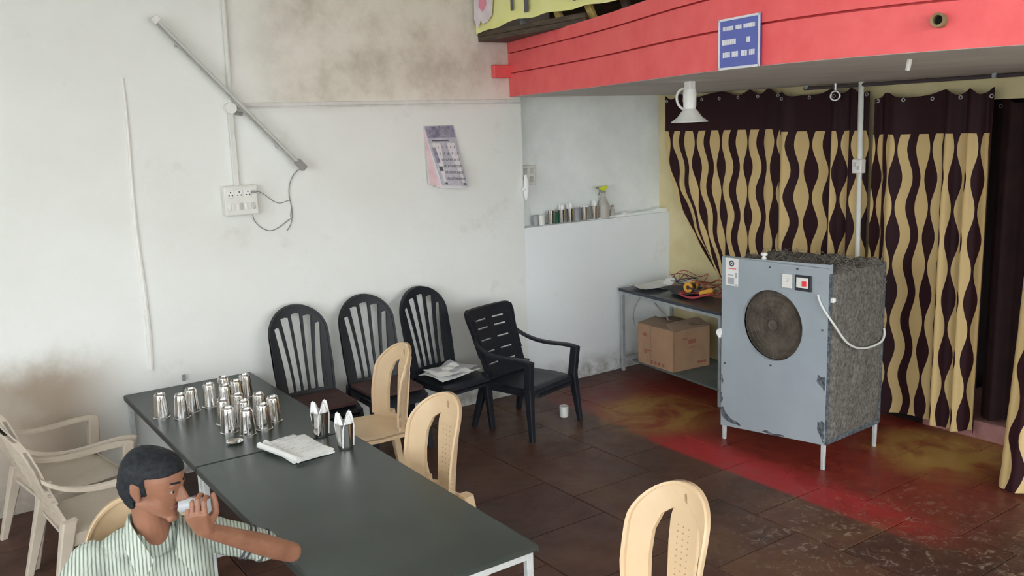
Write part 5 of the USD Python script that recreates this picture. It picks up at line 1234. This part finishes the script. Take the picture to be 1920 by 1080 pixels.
# collar: two pointed leaves round the neck
for s in (-1, 1):
    cpts = [nb - front_n * 0.066 + [0, 0, 0.050], nb - front_n * 0.03 + ax * s * 0.066 + [0, 0, 0.055], nb + front_n * 0.03 + ax * s * 0.074 + [0, 0, 0.040], nb + front_n * 0.085 + ax * s * 0.060 + [0, 0, 0.000], nb + front_n * 0.118 + ax * s * 0.035 + [0, 0, -0.065]]
    mid = spline(cpts, 12)
    P, f, uv = grid(12, 5, lambda u, v: tuple(np.moveaxis(mid[np.rint(u * 11).astype(int)] + (np.array([0, 0, -1.0]) * (v * (0.045 + 0.03 * u ** 2))[..., None]) + ax * (s * v * (0.018 + 0.03 * u))[..., None] + front_n * (v * 0.018)[..., None], -1, 0)))
    obj('collar', thick_sheet(P, f, uv, 0.005)[0], 'shirt_cloth', sh, smooth=40)
# dark bands on the left sleeve
dsl = (elL - shL) / np.linalg.norm(elL - shL)
for k, q in enumerate((0.44, 0.50, 0.66)):
    c = shL * (1 - q) + elL * q
    e1 = np.cross(dsl, [0, 0, 1.0]); e1 /= np.linalg.norm(e1); e2 = np.cross(dsl, e1)
    r_ = 0.0630 - 0.002 * k
    ring = [c + (e1 * math.cos(a) + e2 * math.sin(a)) * r_ for a in np.linspace(0, 2 * math.pi, 26)]
    obj('sleeve_stripe', tube(ring, 0.0045, 6, caps=False), 'trousers_cloth', sh, smooth=True)
for k in range(4):
    obj('shirt_button', T(trimesh.creation.icosphere(1, 0.006), nb + front_n * (0.148 - 0.004 * k) + [0, 0, -0.17 - 0.085 * k]), 'white_plastic', sh)
tr = union([bone((pel + ax * 0.085, .104), (pel - ax * 0.085, .104), (pel + ax * 0.07 + [0, 0, 0.04], .104), (pel - ax * 0.07 + [0, 0, 0.04], .104))] + [bone((h_, .098), (k_, .070)) for h_, k_ in ((hipR, knR), (hipL, knL))] + [bone((k_, .070), (a_ + [0, 0, 0.02], .058)) for k_, a_ in ((knR, anR), (knL, anL))])
obj('trousers', to_tri(tr, 0.02, 5), 'trousers_cloth', man, smooth=True)
gax = hz * 0.75 + fd * 0.75; gax /= np.linalg.norm(gax)
gm = lathe([(0, -0.035), (0.017, -0.035), (0.019, -0.03), (0.026, 0.045), (0.0235, 0.045), (0.017, -0.028), (0, -0.028)], 24)
z_ = gA
a1 = np.cross(z_, [1, 0, 0]); a1 /= np.linalg.norm(a1); a2 = np.cross(z_, a1)
Mg = np.eye(4); Mg[:3, 0], Mg[:3, 1], Mg[:3, 2], Mg[:3, 3] = a1, a2, z_, gl + MAN
gm.apply_transform(Mg)
obj('tea_glass', gm, 'cup_grey', label='small grey glass held to the mouth by the man in the green shirt', cat='glass')
